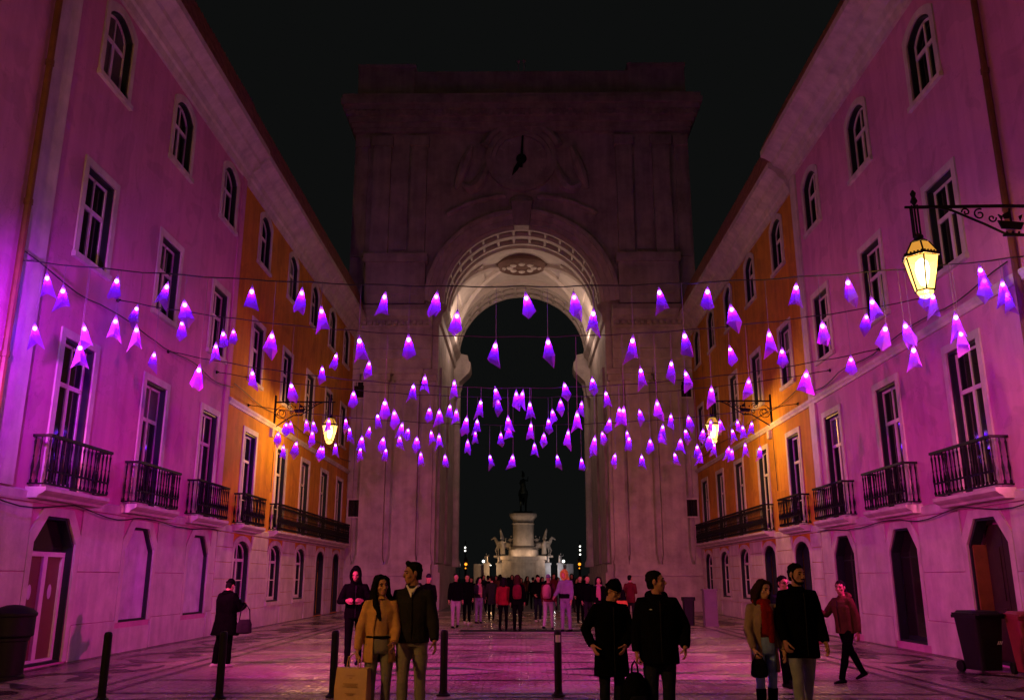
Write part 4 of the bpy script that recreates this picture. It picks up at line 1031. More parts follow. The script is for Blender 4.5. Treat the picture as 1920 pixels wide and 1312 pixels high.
# ------------------------------------------------------------------ monument on the square
def blob(name, fn, material, parent, voxel=0.06, smooth=3, loc=(0, 0, 0)):
    m = MB(); fn(m); o = inst(name, remesh(m, voxel, smooth, name, material), parent, loc); return o
_tmp = {}
def remesh(mb, voxel, smooth, name, material, amp=0.0, fs=9.0):
    if 'sc' not in _tmp: _tmp['sc'] = bpy.data.scenes.new('remesh_bench')
    sc = _tmp['sc']
    me = mb.mesh(name)
    ob = bpy.data.objects.new('bench', me); sc.collection.objects.link(ob)
    r = ob.modifiers.new('r', 'REMESH'); r.mode = 'VOXEL'; r.voxel_size = voxel
    if smooth:
        s = ob.modifiers.new('s', 'SMOOTH'); s.factor = 0.5; s.iterations = smooth
    vl = sc.view_layers[0]; vl.update()
    dg_ = vl.depsgraph
    out = bpy.data.meshes.new_from_object(ob.evaluated_get(dg_))
    out.name = name
    bpy.data.objects.remove(ob); bpy.data.meshes.remove(me)
    if amp > 0:
        nr = [tuple(v.normal) for v in out.vertices]
        for v, n in zip(out.vertices, nr):
            c = v.co
            d = noise.noise((c.x * fs, c.y * fs, c.z * fs * 0.8)) + 0.6 * noise.noise((c.x * fs * 0.8, c.y * fs * 0.8, c.z * fs * 2.6))
            v.co = c + Vector(n) * d * amp
    out.shade_smooth()
    out.materials.clear(); out.materials.append(material)
    return out
mon = empty('equestrian_monument', (0.1, 110, 0))
tag(mon, 'floodlit stone pedestal with statue groups and dark equestrian statue, seen through the arch', 'monument')
m = MB(); m.box(-5.4, 5.4, -5.4, 5.4, 0, 0.5); m.box(-4.8, 4.8, -4.8, 4.8, 0.5, 1.0); m.build('steps', M['stone'], mon)
m = MB(); m.box(-2.6, 2.6, -3, 3, 1.0, 3.7); m.box(-2.85, 2.85, -3.2, 3.2, 3.7, 4.1); m.build('base', M['stone'], mon)
m = MB(); m.box(-1.5, 1.5, -3.06, -3.0, 1.5, 3.4); m.build('panel', M['stone_dark'], mon)
sq = lambda a, b, z, n=24: [(a * math.copysign(abs(math.cos(t)) ** 0.55, math.cos(t)), b * math.copysign(abs(math.sin(t)) ** 0.55, math.sin(t)), z) for t in [2 * PI * i / n for i in range(n)]]
m = MB(); m.loft([sq(1.85, 2.2, 4.1), sq(1.85, 2.2, 4.9), sq(1.6, 1.95, 5.2), sq(1.32, 1.7, 5.4), sq(1.3, 1.65, 8.0), sq(1.42, 1.8, 8.1), sq(1.3, 1.65, 8.25), sq(1.3, 1.65, 8.5), sq(1.6, 2.0, 8.9), sq(1.7, 2.1, 9.05), sq(1.7, 2.1, 9.3)]); m.build('pedestal', M['stone'], mon, smooth=True)
def horse(m, c, s, sx=1):
    x, y, z = c
    P = lambda a, b, d: (x + a * s * sx, y + b * s, z + d * s)
    m.tube([P(-0.9, 0, 1.5), P(-0.4, 0, 1.5), P(0.3, 0, 1.45), P(0.85, 0, 1.55)], [0.3 * s, 0.42 * s, 0.4 * s, 0.38 * s], 12)
    m.tube([P(0.8, 0, 1.6), P(1.1, 0, 2.1), P(1.25, 0, 2.45)], [0.3 * s, 0.2 * s, 0.15 * s], 10)
    m.tube([P(1.15, 0, 2.5), P(1.5, 0, 2.35), P(1.72, 0, 2.15)], [0.15 * s, 0.13 * s, 0.08 * s], 8)
    for a, b, k in ((0.75, 0.2, 0.1), (0.8, -0.2, 0.45), (-0.75, 0.2, -0.1), (-0.7, -0.2, -0.2)):
        m.tube([P(a, b, 1.4), P(a + k * 0.8, b, 0.8), P(a + k * 0.4, b, 0.4), P(a + k * 0.5, b, 0.05)], [0.18 * s, 0.1 * s, 0.07 * s, 0.08 * s], 8)
    m.tube([P(-1.0, 0, 1.6), P(-1.3, 0, 1.3), P(-1.35, 0, 0.7)], [0.1 * s, 0.12 * s, 0.05 * s], 8)
def figure(m, c, s, lean=0.0):
    x, y, z = c; P = lambda a, b, d: (x + a * s, y + b * s, z + d * s)
    m.tube([P(0, 0, 0.0), P(0, 0, 0.9), P(lean, 0, 1.4)], [0.3 * s, 0.24 * s, 0.2 * s], 10)
    m.ball(P(lean * 1.2, 0, 1.68), 0.13 * s, 8)
    m.tube([P(lean + 0.2, 0, 1.35), P(lean + 0.45, -0.1, 1.2), P(lean + 0.5, -0.1, 1.7)], [0.09 * s, 0.07 * s, 0.06 * s], 6)
    m.tube([P(lean - 0.2, 0, 1.35), P(lean - 0.35, -0.1, 1.0), P(lean - 0.2, -0.2, 0.75)], [0.09 * s, 0.07 * s, 0.06 * s], 6)
blob('rider_statue', lambda m: (horse(m, (0, 0, 0.2), 1.55), m.xf(Matrix.Rotation(PI / 2 * -1, 4, 'Z')), figure(m, (0, 0.1, 2.6), 1.25), m.tube([(0.0, 0.1, 4.7), (0.0, 0.1, 5.2), (-0.2, 0.3, 5.5)], [0.25, 0.16, 0.05], 8), m.box(-1.2, 1.2, -1.8, 1.8, 0, 0.25)), M['bronze'], mon, 0.07, 2, (0, 0, 9.3))
for s in (-1, 1):
    blob('statue_group', lambda m: (horse(m, (0, 0, 0), 0.95, s), figure(m, (s * 0.2, -0.7, 0.3), 1.15, s * 0.15), figure(m, (-s * 0.6, 0.3, 0.9), 0.95, -s * 0.2), m.tube([(s * 0.2, 0, 2.0), (s * 0.5, 0, 3.2), (s * 0.55, 0.1, 3.5)], [0.25, 0.14, 0.05], 8), m.box(-1.3, 1.3, -1.2, 1.2, -0.1, 0.15)), M['stone'], mon, 0.06, 2, (s * 2.35, -0.4, 4.1))
    for x in (2.75, 4.15):
        m = MB(); m.box(-0.32, 0.32, -0.32, 0.32, 0.0, 2.1); m.box(-0.4, 0.4, -0.4, 0.4, 2.1, 2.3); m.build('post', M['stone'], mon, (s * x * 1.05, -4.6, 1.0))
        blob('statuette', lambda m: (figure(m, (0, 0, 0), 0.62, 0.1 * s), m.box(-0.2, 0.2, -0.2, 0.2, -0.05, 0.1)), M['stone'], mon, 0.04, 1, (s * x * 1.05, -4.6, 3.3))
    m = MB(); m.box(-0.7, 0.7, -0.15, 0.15, 0, 2.2); m.build('parapet', M['stone'], mon, (s * 5.2, -4.3, 1.0))
    m = MB(); m.ball((0, 0, 0), 0.16, 10); m.build('lamp_globe', M['whitelamp'], mon, (s * 4.75, -4.5, 3.5))
    point('monument_flood', (s * 3.6, -4.2, 4.0), 120, (1.0, 0.56, 0.24) if s < 0 else (1.0, 0.74, 0.6), 0.2, mon)
    point('monument_flood', (s * 1.0, -3.05, 4.25), 38, (1.0, 0.64, 0.4), 0.2, mon)
for s in (-1, 1): point('monument_flood', (s * 3.6, -6.2, 2.6), 70, (1.0, 0.62, 0.32) if s < 0 else (0.9, 0.9, 1.0), 0.2, mon)
for s in (-1, 1):
    for x, y, lab in ((4.78, 75.0, 'traffic signal showing amber on a thin post, %s of the monument'),):
        o = empty('traffic_signal', (s * x, y, 0)); tag(o, lab % ('left' if s < 0 else 'right'), 'traffic light', 'amber traffic signals on the square')
        MB().tube([(0, 0, 0), (0, 0, 3.3)], 0.06, 8).build('post', M['iron'], o)
        MB().box(-0.16, 0.16, -0.12, 0.1, 2.25, 3.2).build('housing', M['iron'], o)
        m = MB(); m.lathe([(0.02, 0), (0.12, 0.0), (0.12, 0.03), (0.02, 0.06)], 14); m.xf(Matrix.Rotation(PI / 2, 4, 'X')); m.build('amber_lens', M['amber'], o, (0, -0.125, 2.73))
        m = MB(); m.lathe([(0.01, 0), (0.055, 0.0), (0.055, 0.02), (0.01, 0.03)], 10); m.xf(Matrix.Rotation(PI / 2, 4, 'X')); m.build('amber_lens', M['amber'], o, (-0.02, -0.125, 2.4))
    o = empty('lamp_post', (s * 11.0, 170.0, 0)); tag(o, 'distant lamp post with stacked white globes, %s side of the dark square' % ('left' if s < 0 else 'right'), 'lamp post', 'distant lamp posts')
    MB().tube([(0, 0, 0), (0, 0, 8.4)], 0.09, 8).build('post', M['iron'], o)
    for zz in ((6.6, 7.2) if s < 0 else (5.9, 6.7, 7.4)): MB().ball((0, -0.2, zz), 0.17, 8).build('globe', M['whitelamp'], o)
for i, (x, y) in enumerate(((-9.5, 200), (-7.2, 200), (8.6, 200), (-13.4, 190), (9.8, 210))):
    o = empty('harbour_light', (x, y, 0)); tag(o, 'tiny white light on the far waterfront, %s' % nth(i, 5), 'light', 'lights along the far waterfront')
    MB().tube([(0, 0, 0), (0, 0, 4.2)], 0.07, 6).build('post', M['iron'], o); MB().ball((0, 0, 4.3), 0.11, 8, 1.6).build('globe', M['whitelamp'], o)

# ------------------------------------------------------------------ street furniture
for i, (x, y, lab) in enumerate(((-5.85, 12.75, 'dark metal bollard nearest the left facade'), (-4.28, 12.95, 'dark metal bollard in front of the person holding a phone'), (-2.72, 13.15, 'dark metal bollard just left of the paper shopping bag'), (-1.15, 13.3, 'dark metal bollard just right of the couple with the paper bag'), (0.51, 13.3, 'dark metal bollard with a small pale sticker, left of the beanie man'))):
    o = empty('bollard', (x, y, 0)); tag(o, lab, 'bollard', 'bollards across the street')
    m = MB(); m.lathe([(0.055, 0), (0.055, 0.86), (0.05, 0.89), (0.035, 0.905), (0.002, 0.91)], 14); m.build('post', M['iron'], o, smooth=True)
    m = MB(); m.lathe([(0.1, 0), (0.1, 0.02), (0.065, 0.04), (0.062, 0.06)], 14); m.build('base_collar', M['iron'], o, smooth=True)
    if i == 4:
        m = MB(); n = 8; rg = [[(0.0565 * math.cos(-PI / 2 + R(-40 + 80 * j / n)), 0.0565 * math.sin(-PI / 2 + R(-40 + 80 * j / n)), z) for j in range(n + 1)] for z in (0.74, 0.84)]
        for j in range(n): m.poly([rg[0][j], rg[0][j + 1], rg[1][j + 1], rg[1][j]])
        m.build('sticker', M['whitewash'], o)
def rbox(m, w, d, z0, z1, t=0.0, n=5, r=0.08):
    """tapered box with rounded corners"""
    def ring(w, d, z):
        out = []
        for cx, cy, a0 in ((w / 2 - r, d / 2 - r, 0), (-w / 2 + r, d / 2 - r, 90), (-w / 2 + r, -d / 2 + r, 180), (w / 2 - r, -d / 2 + r, 270)):
            for k in range(n): a = R(a0 + 90 * k / (n - 1)); out.append((cx + r * math.cos(a), cy + r * math.sin(a), z))
        return out
    m.loft([ring(w - t, d - t, z0), ring(w, d, z1)])
def wheelie(loc, rz, material, label):
    o = empty('wheelie_bin', loc, rz); tag(o, label, 'bin')
    m = MB(); rbox(m, 0.58, 0.62, 0.06, 0.98, 0.14); m.box(-0.3, 0.3, -0.32, 0.32, 0.94, 0.995); m.build('body', material, o)
    m = MB(); rbox(m, 0.62, 0.68, 0.997, 1.03, 0.0); rbox(m, 0.5, 0.54, 1.03, 1.07, -0.06); m.box(-0.28, 0.28, -0.4, -0.33, 0.995, 1.02); m.build('lid', material, o)
    for s in (-1, 1):
        w = MB(); w.lathe([(0.03, -0.03), (0.1, -0.03), (0.1, 0.03), (0.03, 0.03)], 14); w.xf(Matrix.Rotation(PI / 2, 4, 'Y')); w.build('wheel', M['iron'], o, (s * 0.22, 0.3, 0.1))
    m = MB(); m.tube([(-0.22, 0.36, 0.98), (0.22, 0.36, 0.98)], 0.018, 6); m.build('handle', material, o)
    m = MB()
    for k in range(3): m.extrude([(0.1 + 0.035 * k, -0.291, 0.5), (0.12 + 0.035 * k, -0.291, 0.5), (0.15 + 0.035 * k, -0.2935, 0.56), (0.13 + 0.035 * k, -0.2935, 0.56)], (0, -0.003, 0))
    m.build('print', M['white'], o)
    return o
wheelie((8.25, 16.5, 0), R(12), M['binblack'], 'black wheelie bin beside the dark doorway at right')
wheelie((8.88, 16.0, 0), R(-6), M['binred'], 'red wheelie bin cut off by the right edge')
def litter_bin():
    o = empty('litter_bin', (-8.72, 15.35, 0)); tag(o, 'black domed litter bin cut off by the left edge', 'bin')
    m = MB(); m.lathe([(0.3, 0), (0.3, 0.05), (0.27, 0.07), (0.28, 0.6), (0.3, 0.62)], 20); m.build('body', M['binblack'], o, smooth=True)
    m = MB(); m.lathe([(0.3, 0.62), (0.3, 0.66), (0.36, 0.7), (0.36, 1.0), (0.38, 1.02), (0.38, 1.06), (0.3, 1.13), (0.12, 1.19), (0.01, 1.2)], 20); m.build('hood', M['binblack'], o, smooth=True)
    return o
litter_bin()
o = empty('utility_cabinet', (6.55, 31.6, 0)); tag(o, 'small pale utility cabinet standing by the right ochre building', 'cabinet')
m = MB(); m.box(-0.22, 0.22, -0.2, 0.2, 0.08, 1.2); m.box(-0.25, 0.25, -0.24, 0.24, 1.2, 1.26); m.box(-0.235, 0.235, -0.22, 0.22, 0, 0.08); m.build('body', M['cabinet'], o)
MB().box(-0.18, 0.18, -0.215, -0.201, 0.14, 1.12).build('door', M['cabinet'], o)
o = empty('litter_bin', (5.95, 32.4, 0)); tag(o, 'dark slim litter bin left of the small pale cabinet', 'bin')
m = MB(); rbox(m, 0.4, 0.36, 0.0, 0.85, 0.06); m.build('body', M['binblack'], o); m = MB(); rbox(m, 0.46, 0.42, 0.85, 0.97, -0.0); m.build('lid', M['binblack'], o)
# ------------------------------------------------------------------ people
def cloth(name, col, rough=0.85, bump=0.35, bscale=55):
    if name not in M: M[name] = mat(name, col, rough, var=0.3, vscale=5, bump=bump, bscale=bscale, spec=0.0)
    return M[name]
cloth('skin_tan', (0.42, 0.21, 0.13), 0.55, 0.1)
cloth('skin_fair', (0.52, 0.29, 0.2), 0.55, 0.1)
cloth('skin_brown', (0.30, 0.14, 0.085), 0.55, 0.1)
cloth('hair_black', (0.009, 0.008, 0.008), 0.5, 0.6, 90)
cloth('hair_brown', (0.032, 0.016, 0.01), 0.5, 0.6, 90)
cloth('black_cloth', (0.0028, 0.0028, 0.003)); cloth('black_nylon', (0.004, 0.004, 0.0046), 0.6)
cloth('charcoal', (0.02, 0.019, 0.021)); cloth('navy', (0.012, 0.014, 0.022)); cloth('black_leather', (0.007, 0.007, 0.008), 0.4)
cloth('dark_jeans', (0.016, 0.02, 0.03)); cloth('blue_jeans', (0.26, 0.4, 0.68)); cloth('grey_jeans', (0.22, 0.2, 0.17)); cloth('light_jeans', (0.26, 0.29, 0.32))
cloth('mustard', (0.50, 0.27, 0.10)); cloth('ochre_knit', (0.46, 0.26, 0.12)); cloth('beige', (0.28, 0.2, 0.14)); cloth('brown_jacket', (0.075, 0.035, 0.02))
cloth('red_wool', (0.22, 0.012, 0.014)); cloth('maroon', (0.10, 0.012, 0.018)); cloth('red_coat', (0.16, 0.012, 0.015)); cloth('pale_cotton', (0.28, 0.26, 0.26)); cloth('lilac', (0.16, 0.13, 0.2)); cloth('pink_nylon', (0.34, 0.13, 0.15)); cloth('yellow_fleece', (0.42, 0.32, 0.05)); cloth('white_cotton', (0.7, 0.68, 0.66)); cloth('sole', (0.5, 0.48, 0.46))
for k_ in ('skin_tan', 'skin_fair', 'skin_brown'): M[k_].node_tree.nodes['Principled BSDF'].inputs['Specular IOR Level'].default_value = 0.3
cloth('mustard_canvas', (0.25, 0.11, 0.025))
M['eye'] = mat('eye_dark', (0.012, 0.01, 0.01), 0.2, var=0)
M['kraft'] = mat('kraft_paper', (0.46, 0.29, 0.16), 0.75, var=0.15, vscale=6, bump=0.15, bscale=30)
M['print_brown'] = mat('faded_print', (0.3, 0.17, 0.08), 0.75, var=0)
M['phone'] = emit('phone_screen', (0.55, 0.7, 1.0), 1.6)

HEAD = [(1.522, -0.055, 0.026, 0.026), (1.535, -0.045, 0.042, 0.044), (1.56, -0.024, 0.057, 0.072), (1.60, -0.010, 0.066, 0.088), (1.64, 0.0, 0.073, 0.095), (1.68, 0.004, 0.075, 0.097), (1.712, 0.008, 0.067, 0.086), (1.737, 0.008, 0.047, 0.06), (1.75, 0.008, 0.016, 0.02)]
def ring_e(cx, cy, z, a, b, n=16):
    return [(cx + a * math.cos(2 * PI * i / n), cy + b * math.sin(2 * PI * i / n), z) for i in range(n)]
class Rig:
    """joint positions of one posed figure, in metres for a 1.75 m adult facing -y; legs and arms are (left, right) of the picture when facing the viewer"""
    def __init__(s, legs=((0, 0), (0, 0)), arms=((5, 12, 15, 0), (5, 12, 15, 0)), head=(0, 0, 0), lean=0, spread=0.0, shw=1.0):
        s.hip = []; s.knee = []; s.ank = []
        for sx, (a, k) in zip((-1, 1), legs):
            h = Vector((sx * 0.092, 0, 0.92)); a_, b_ = R(a), R(a - k); o = sx * spread
            kn = h + Vector((o * 0.5 + sx * 0.004, -math.sin(a_), -math.cos(a_))) * 0.43
            an = kn + Vector((o * 0.5, -math.sin(b_), -math.cos(b_))) * 0.42
            s.hip.append(h); s.knee.append(kn); s.ank.append(an)
        dz = 0.085 - min(v.z for v in s.ank)
        s.dz = dz
        for l in (s.hip, s.knee, s.ank):
            for v in l: v.z += dz
        s.lean = Matrix.Rotation(R(lean), 4, 'X')
        s.sh = []; s.el = []; s.wr = []; s.fd = []
        for sx, (p, b, e, w) in zip((-1, 1), arms):
            sh = Vector((sx * 0.172 * shw, 0, 1.395))
            p_, b_, e_, w_ = R(p), R(b), R(p + e), R(w)
            el = sh + Vector((sx * math.sin(b_), -math.sin(p_) * math.cos(b_), -math.cos(p_) * math.cos(b_))) * 0.285
            fd = Vector((sx * (math.sin(b_) * 0.4 - math.sin(w_)), -math.sin(e_) * math.cos(w_), -math.cos(e_) * math.cos(w_))).normalized()
            wr = el + fd * 0.25
            s.sh.append(sh); s.el.append(el); s.wr.append(wr); s.fd.append(fd)
        s.hy, s.hp, s.hr = head
        s.HM = Matrix.Translation((0, 0.0, 1.5)) @ Matrix.Rotation(R(s.hy), 4, 'Z') @ Matrix.Rotation(R(s.hp), 4, 'X') @ Matrix.Rotation(R(s.hr), 4, 'Y') @ Matrix.Translation((0, 0, -1.5))
        s.UP = Matrix.Translation((0, 0, 0.95 + dz)) @ s.lean @ Matrix.Translation((0, 0, -0.95))
    def up(s, v): return s.UP @ Vector(v)
    def hd(s, v): return s.UP @ (s.HM @ Vector(v))

def torso_rings(r, rows, n=18):
    out = []
    for z, a, b, cy in rows:
        out.append([tuple(r.up(p)) for p in ring_e(0, cy, z, a, b, n)])
    return out
def add_head(m, r):
    i0 = len(m.v)
    m.loft([ring_e(0, cy, z, a, b) for z, cy, a, b in HEAD])
    m.tube([(0, -0.088, 1.665), (0, -0.103, 1.635), (0, -0.116, 1.612), (0, -0.102, 1.603)], [0.009, 0.012, 0.016, 0.012], 8)
    m.tube([(-0.05, -0.074, 1.662), (-0.02, -0.09, 1.667), (0.02, -0.09, 1.667), (0.05, -0.074, 1.662)], 0.0095, 6)
    m.tube([(-0.024, -0.088, 1.577), (0, -0.097, 1.58), (0.024, -0.088, 1.577)], 0.0085, 6)
    m.tube([(-0.018, -0.086, 1.566), (0, -0.094, 1.565), (0.018, -0.086, 1.566)], 0.0085, 6)
    for s in (-1, 1):
        m.ball((s * 0.077, 0.006, 1.632), 0.03, 8, 0.35, 0.7, 1.05)
        m.ball((s * 0.045, -0.062, 1.61), 0.026, 8, 1, 0.8, 1)
    m.xf(r.UP @ r.HM, i0)
def add_hand(m, wr, fd, side, curl=25, hold=False):
    """palm, four unequal fingers and a thumb leaving its side"""
    f = fd.normalized(); ref = Vector((side, 0, 0)); nrm = (ref - f * ref.dot(f)).normalized()   # back of the hand faces outward
    w = f.cross(nrm).normalized()
    if w.y > 0: w = -w                                                                            # thumb side forward
    if hold: curl = 75
    pal = [wr - f * 0.02, wr + f * 0.03, wr + f * 0.075, wr + f * 0.095]
    rr = []
    for p, a, b in zip(pal, (0.026, 0.036, 0.042, 0.036), (0.019, 0.018, 0.015, 0.012)):
        rr.append([tuple(p + w * a * math.cos(2 * PI * k / 10) + nrm * b * math.sin(2 * PI * k / 10)) for k in range(10)])
    m.loft(rr)
    for k, ln in enumerate((0.068, 0.078, 0.072, 0.056)):
        base = wr + f * 0.085 + w * (0.03 - 0.02 * k); d = f.copy(); pts = [base]; c = R(curl + 4 * k)
        for j in range(3):
            d = (d * math.cos(c * (0.5 + 0.25 * j)) - nrm * math.sin(c * (0.5 + 0.25 * j))).normalized()
            pts.append(pts[-1] + d * ln * (0.42, 0.33, 0.25)[j])
        m.tube(pts, [0.0098, 0.0092, 0.0086, 0.0072], 7)
    t0 = wr + f * 0.02 + w * 0.03
    m.tube([t0, t0 + (w * 0.7 + f * 0.6 - nrm * 0.25) * 0.035, t0 + (w * 0.45 + f * 0.9 - nrm * 0.5) * 0.068, t0 + (w * 0.3 + f * 1.1 - nrm * 0.8) * 0.083], [0.014, 0.0115, 0.0105, 0.008], 7)
def shoe(m, r, i, rz=0, boot=0.0, big=1.0):
    an = r.ank[i]; kn = r.knee[i]
    sh = (kn - an).normalized(); fwd = Vector((0, -1, 0)); pitch = math.atan2(-(sh.y), sh.z)
    i0 = len(m.v)
    rows = [(0.085, 0.028, 0.03, 0.062), (0.05, 0.036, 0.036, 0.075), (-0.0, 0.04, 0.04, 0.082), (-0.06, 0.043, 0.03, 0.058), (-0.12, 0.044, 0.024, 0.042), (-0.165, 0.036, 0.018, 0.03), (-0.185, 0.02, 0.012, 0.022)]
    rg = []
    for y, a, b, h in rows:
        rg.append([(a * big * math.cos(2 * PI * k / 12), y * big, -0.085 + max(0.0, h * (0.5 + 0.5 * math.sin(2 * PI * k / 12)) * 1.0)) for k in range(12)])
    m.loft(rg)
    lift = an.z - 0.085
    rot = Matrix.Rotation(min(0.9, max(0, lift * 4.0)), 4, 'X') if lift > 0.01 else Matrix.Identity(4)
    m.xf(Matrix.Translation(an) @ Matrix.Rotation(R(rz), 4, 'Z') @ rot, i0)
    if boot > 0:
        top = an.lerp(kn, min(0.95, boot / 0.42))
        m.tube([an - sh * 0.03, an.lerp(top, 0.4), top], [0.055, 0.058, 0.066], 12)

def leg_path(r, i, top=True):
    h, k, a = r.hip[i], r.knee[i], r.ank[i]
    mid = h.lerp(k, 0.5); md = k.lerp(a, 0.35)
    return [h + Vector((0, 0, 0.04)), mid, k.lerp(h, 0.06), md + Vector((0, 0.012, 0)), k.lerp(a, 0.75), a]

def person(label, loc, face, h=1.75, rig=None, skin='skin_tan', hair='hair_black', hairstyle='short', top='black_cloth', hem=0.86, bulk=1.0, legs='dark_jeans', slim=1.0, shoes='black_leather', boot=0.0, open_front=None, hood=None, hat=None, scarf=None, collar=None, glasses=False, beard=False, sole=None, hi=True, pack=None, group=None, hold=(False, False), flare=1.0, hat_h=0.0, toe=(12, -12), belly=0.0):
    r = rig or Rig()
    o = empty('person', (loc[0], loc[1], 0), R(face)); tag(o, label, 'person', group)
    S = h / 1.75; o.scale = (S, S, S)
    vb, vc = (0.0065, 0.011) if hi else (0.014, 0.02)
    # body
    m = MB()
    add_head(m, r)
    m.tube([r.up((0, 0.02, 1.40)), r.up((0, 0.012, 1.47)), r.hd((0, 0.004, 1.56))], [0.075, 0.058, 0.054], 14)
    m.loft(torso_rings(r, [(0.86, 0.15, 0.1, 0), (0.95, 0.155, 0.11, 0), (1.08, 0.135, 0.095, 0), (1.22, 0.15, 0.11, 0), (1.33, 0.16, 0.115, 0), (1.40, 0.14, 0.09, 0.005), (1.45, 0.08, 0.07, 0.01)]))
    for i, sx in enumerate((-1, 1)):
        sh, el, wr = r.up(r.sh[i]), r.up(r.el[i]), r.up(r.wr[i]); fd = (wr - el).normalized()
        m.tube([r.up(r.sh[i] - Vector((sx * 0.05, 0, -0.01))), sh, sh.lerp(el, 0.5), el, el.lerp(wr, 0.35), wr], [0.05, 0.05, 0.045, 0.038, 0.04, 0.026], 12)
        add_hand(m, wr, fd, sx, hold=hold[i])
        m.tube(leg_path(r, i), [0.075, 0.07, 0.052, 0.05, 0.04, 0.035], 12)
    body = inst('body', remesh(m, vb, 1, 'body', M[skin]), o)
    # trousers
    m = MB()
    m.loft(torso_rings(r, [(0.84, 0.155, 0.11, 0.005), (0.9, 0.172, 0.128, 0.005), (0.98, 0.165, 0.12, 0), (1.06, 0.15, 0.11, 0)]))
    for i in range(2):
        ext = r.ank[i] + (r.ank[i] - r.knee[i]).normalized() * 0.025
        m.tube(leg_path(r, i) + [ext], [0.092, 0.086 * slim, 0.066 * slim, 0.064 * slim, 0.056 * slim, 0.053 * slim, 0.054 * slim], 14)
    inst('trousers', remesh(m, vc, 3, 'trousers', M[legs], 0.005 if hi else 0, 14), o)
    # coat or jumper
    m = MB(); B = bulk
    rows = [(hem, 0.185 * B * flare, (0.135 + belly) * B * flare, 0.004), (hem + (1.06 - hem) * 0.5, 0.182 * B * (1 + (flare - 1) * 0.5), (0.135 + belly) * B, 0.003), (1.06, 0.172 * B, (0.13 + belly) * B, 0.0), (1.2, 0.182 * B, (0.138 + belly * 0.6) * B, 0), (1.32, 0.19 * B, 0.138 * B, 0), (1.395, 0.172 * B, 0.118 * B, 0.005), (1.44, 0.128 * B, 0.098, 0.01), (1.475, 0.088, 0.08, 0.012), (1.5, 0.07, 0.07, 0.012)]
    if hem >= 1.0: rows = rows[:1] + rows[3:]
    m.loft(torso_rings(r, rows))
    for i, sx in enumerate((-1, 1)):
        sh, el, wr = r.up(r.sh[i]), r.up(r.el[i]), r.up(r.wr[i]); fd = (wr - el).normalized()
        m.tube([r.up(r.sh[i] - Vector((sx * 0.07, 0, -0.005))), sh + Vector((0, 0, 0.005)), sh.lerp(el, 0.3), sh.lerp(el, 0.7), el, el.lerp(wr, 0.5), wr - fd * 0.012], [0.062 * B, 0.067 * B, 0.066 * B, 0.062 * B, 0.06 * B, 0.054 * B, 0.047 * B], 12)
    if collar: m.tube([r.up((0.075 * math.cos(a), 0.012 + 0.07 * math.sin(a), 1.50 + (0.012 if math.sin(a) > 0 else -0.03))) for a in [2 * PI * k / 14 for k in range(14)]], 0.024, 8, closed=True)
    if hood == 'down': m.tube([r.up((0.1 * math.cos(a), 0.06 + 0.07 * math.sin(a), 1.475 + 0.02 * math.sin(a))) for a in [R(-20 + 220 * k / 12) for k in range(13)]], [0.03 + 0.03 * math.sin(PI * k / 12) for k in range(13)], 10)
    coat = inst('jacket', remesh(m, vc, 3, 'jacket', M[top], 0.0075 if hi else 0.004, 8), o)
    if hi and hem < 1.0 and not (open_front and open_front[1] == 'open'):
        # front closure, laid just proud of the coat
        pts = []
        for k in range(10):
            z = hem + 0.03 + (1.43 - hem - 0.03) * k / 9
            b = 0.138 * B + 0.008 if 1.0 < z < 1.36 else 0.128 * B + 0.008
            pts.append(r.up((0.012, -(b + belly), z)))
        MB().tube(pts, 0.006, 5).build('zip', M['charcoal'], coat)
    if open_front:
        if open_front[1] == 'v':
            m = MB(); m.extrude([r.up((-0.05, -0.118, 1.47)), r.up((0.05, -0.118, 1.47)), r.up((0.0, -0.155, 1.37))], r.UP.to_3x3() @ Vector((0, 0.05, 0)))
            for sx in (-1, 1): m.tube([r.up((sx * 0.07, -0.02, 1.5)), r.up((sx * 0.055, -0.085, 1.49)), r.up((0.008 * sx, -0.13, 1.43))], 0.013, 6)
            inst('shirt', remesh(m, 0.007, 1, 'shirt', M[open_front[0]]), o)
        else:
            # the coat hangs open: its front strip is cut away over a knitted top
            inv = r.UP.inverted(); bm = bmesh.new(); bm.from_mesh(coat.data)
            kill = []
            for v in bm.verts:
                q = inv @ v.co
                if q.y < -0.04 and abs(q.x - 0.01) < 0.035 + 0.055 * min(1, max(0, (1.46 - q.z) / 0.35)) and q.z < 1.47: kill.append(v)
            bmesh.ops.delete(bm, geom=kill, context='VERTS'); bm.to_mesh(coat.data); bm.free()
            m = MB(); m.loft(torso_rings(r, [(1.0, 0.145, 0.112, 0), (1.08, 0.142, 0.112, 0), (1.2, 0.152, 0.122, 0), (1.32, 0.158, 0.124, 0), (1.40, 0.135, 0.1, 0.005), (1.455, 0.08, 0.08, 0.01)]))
            inst('shirt', remesh(m, vc, 2, 'shirt', M[open_front[0]], 0.003, 16), o)
    # footwear: one object a side
    for i in range(2):
        m = MB(); shoe(m, r, i, toe[i], boot, 1.06)
        inst('boot' if boot else 'shoe', remesh(m, vb * 1.1, 1, 'shoe', M[shoes]), o)
        if sole and hi:
            pass
    HX = r.UP @ r.HM
    def headpart(name, m, material, vox=None, sm=2, amp=0.0, fs=30):
        m.xf(HX); return inst(name, remesh(m, vox or vb * 1.2, sm, name, M[material], amp, fs), o)
    cap_rows = [(1.655, 0.014, 0.08, 0.094), (1.69, 0.012, 0.083, 0.1), (1.72, 0.01, 0.076, 0.094), (1.748, 0.01, 0.055, 0.068), (1.764, 0.01, 0.018, 0.022)]
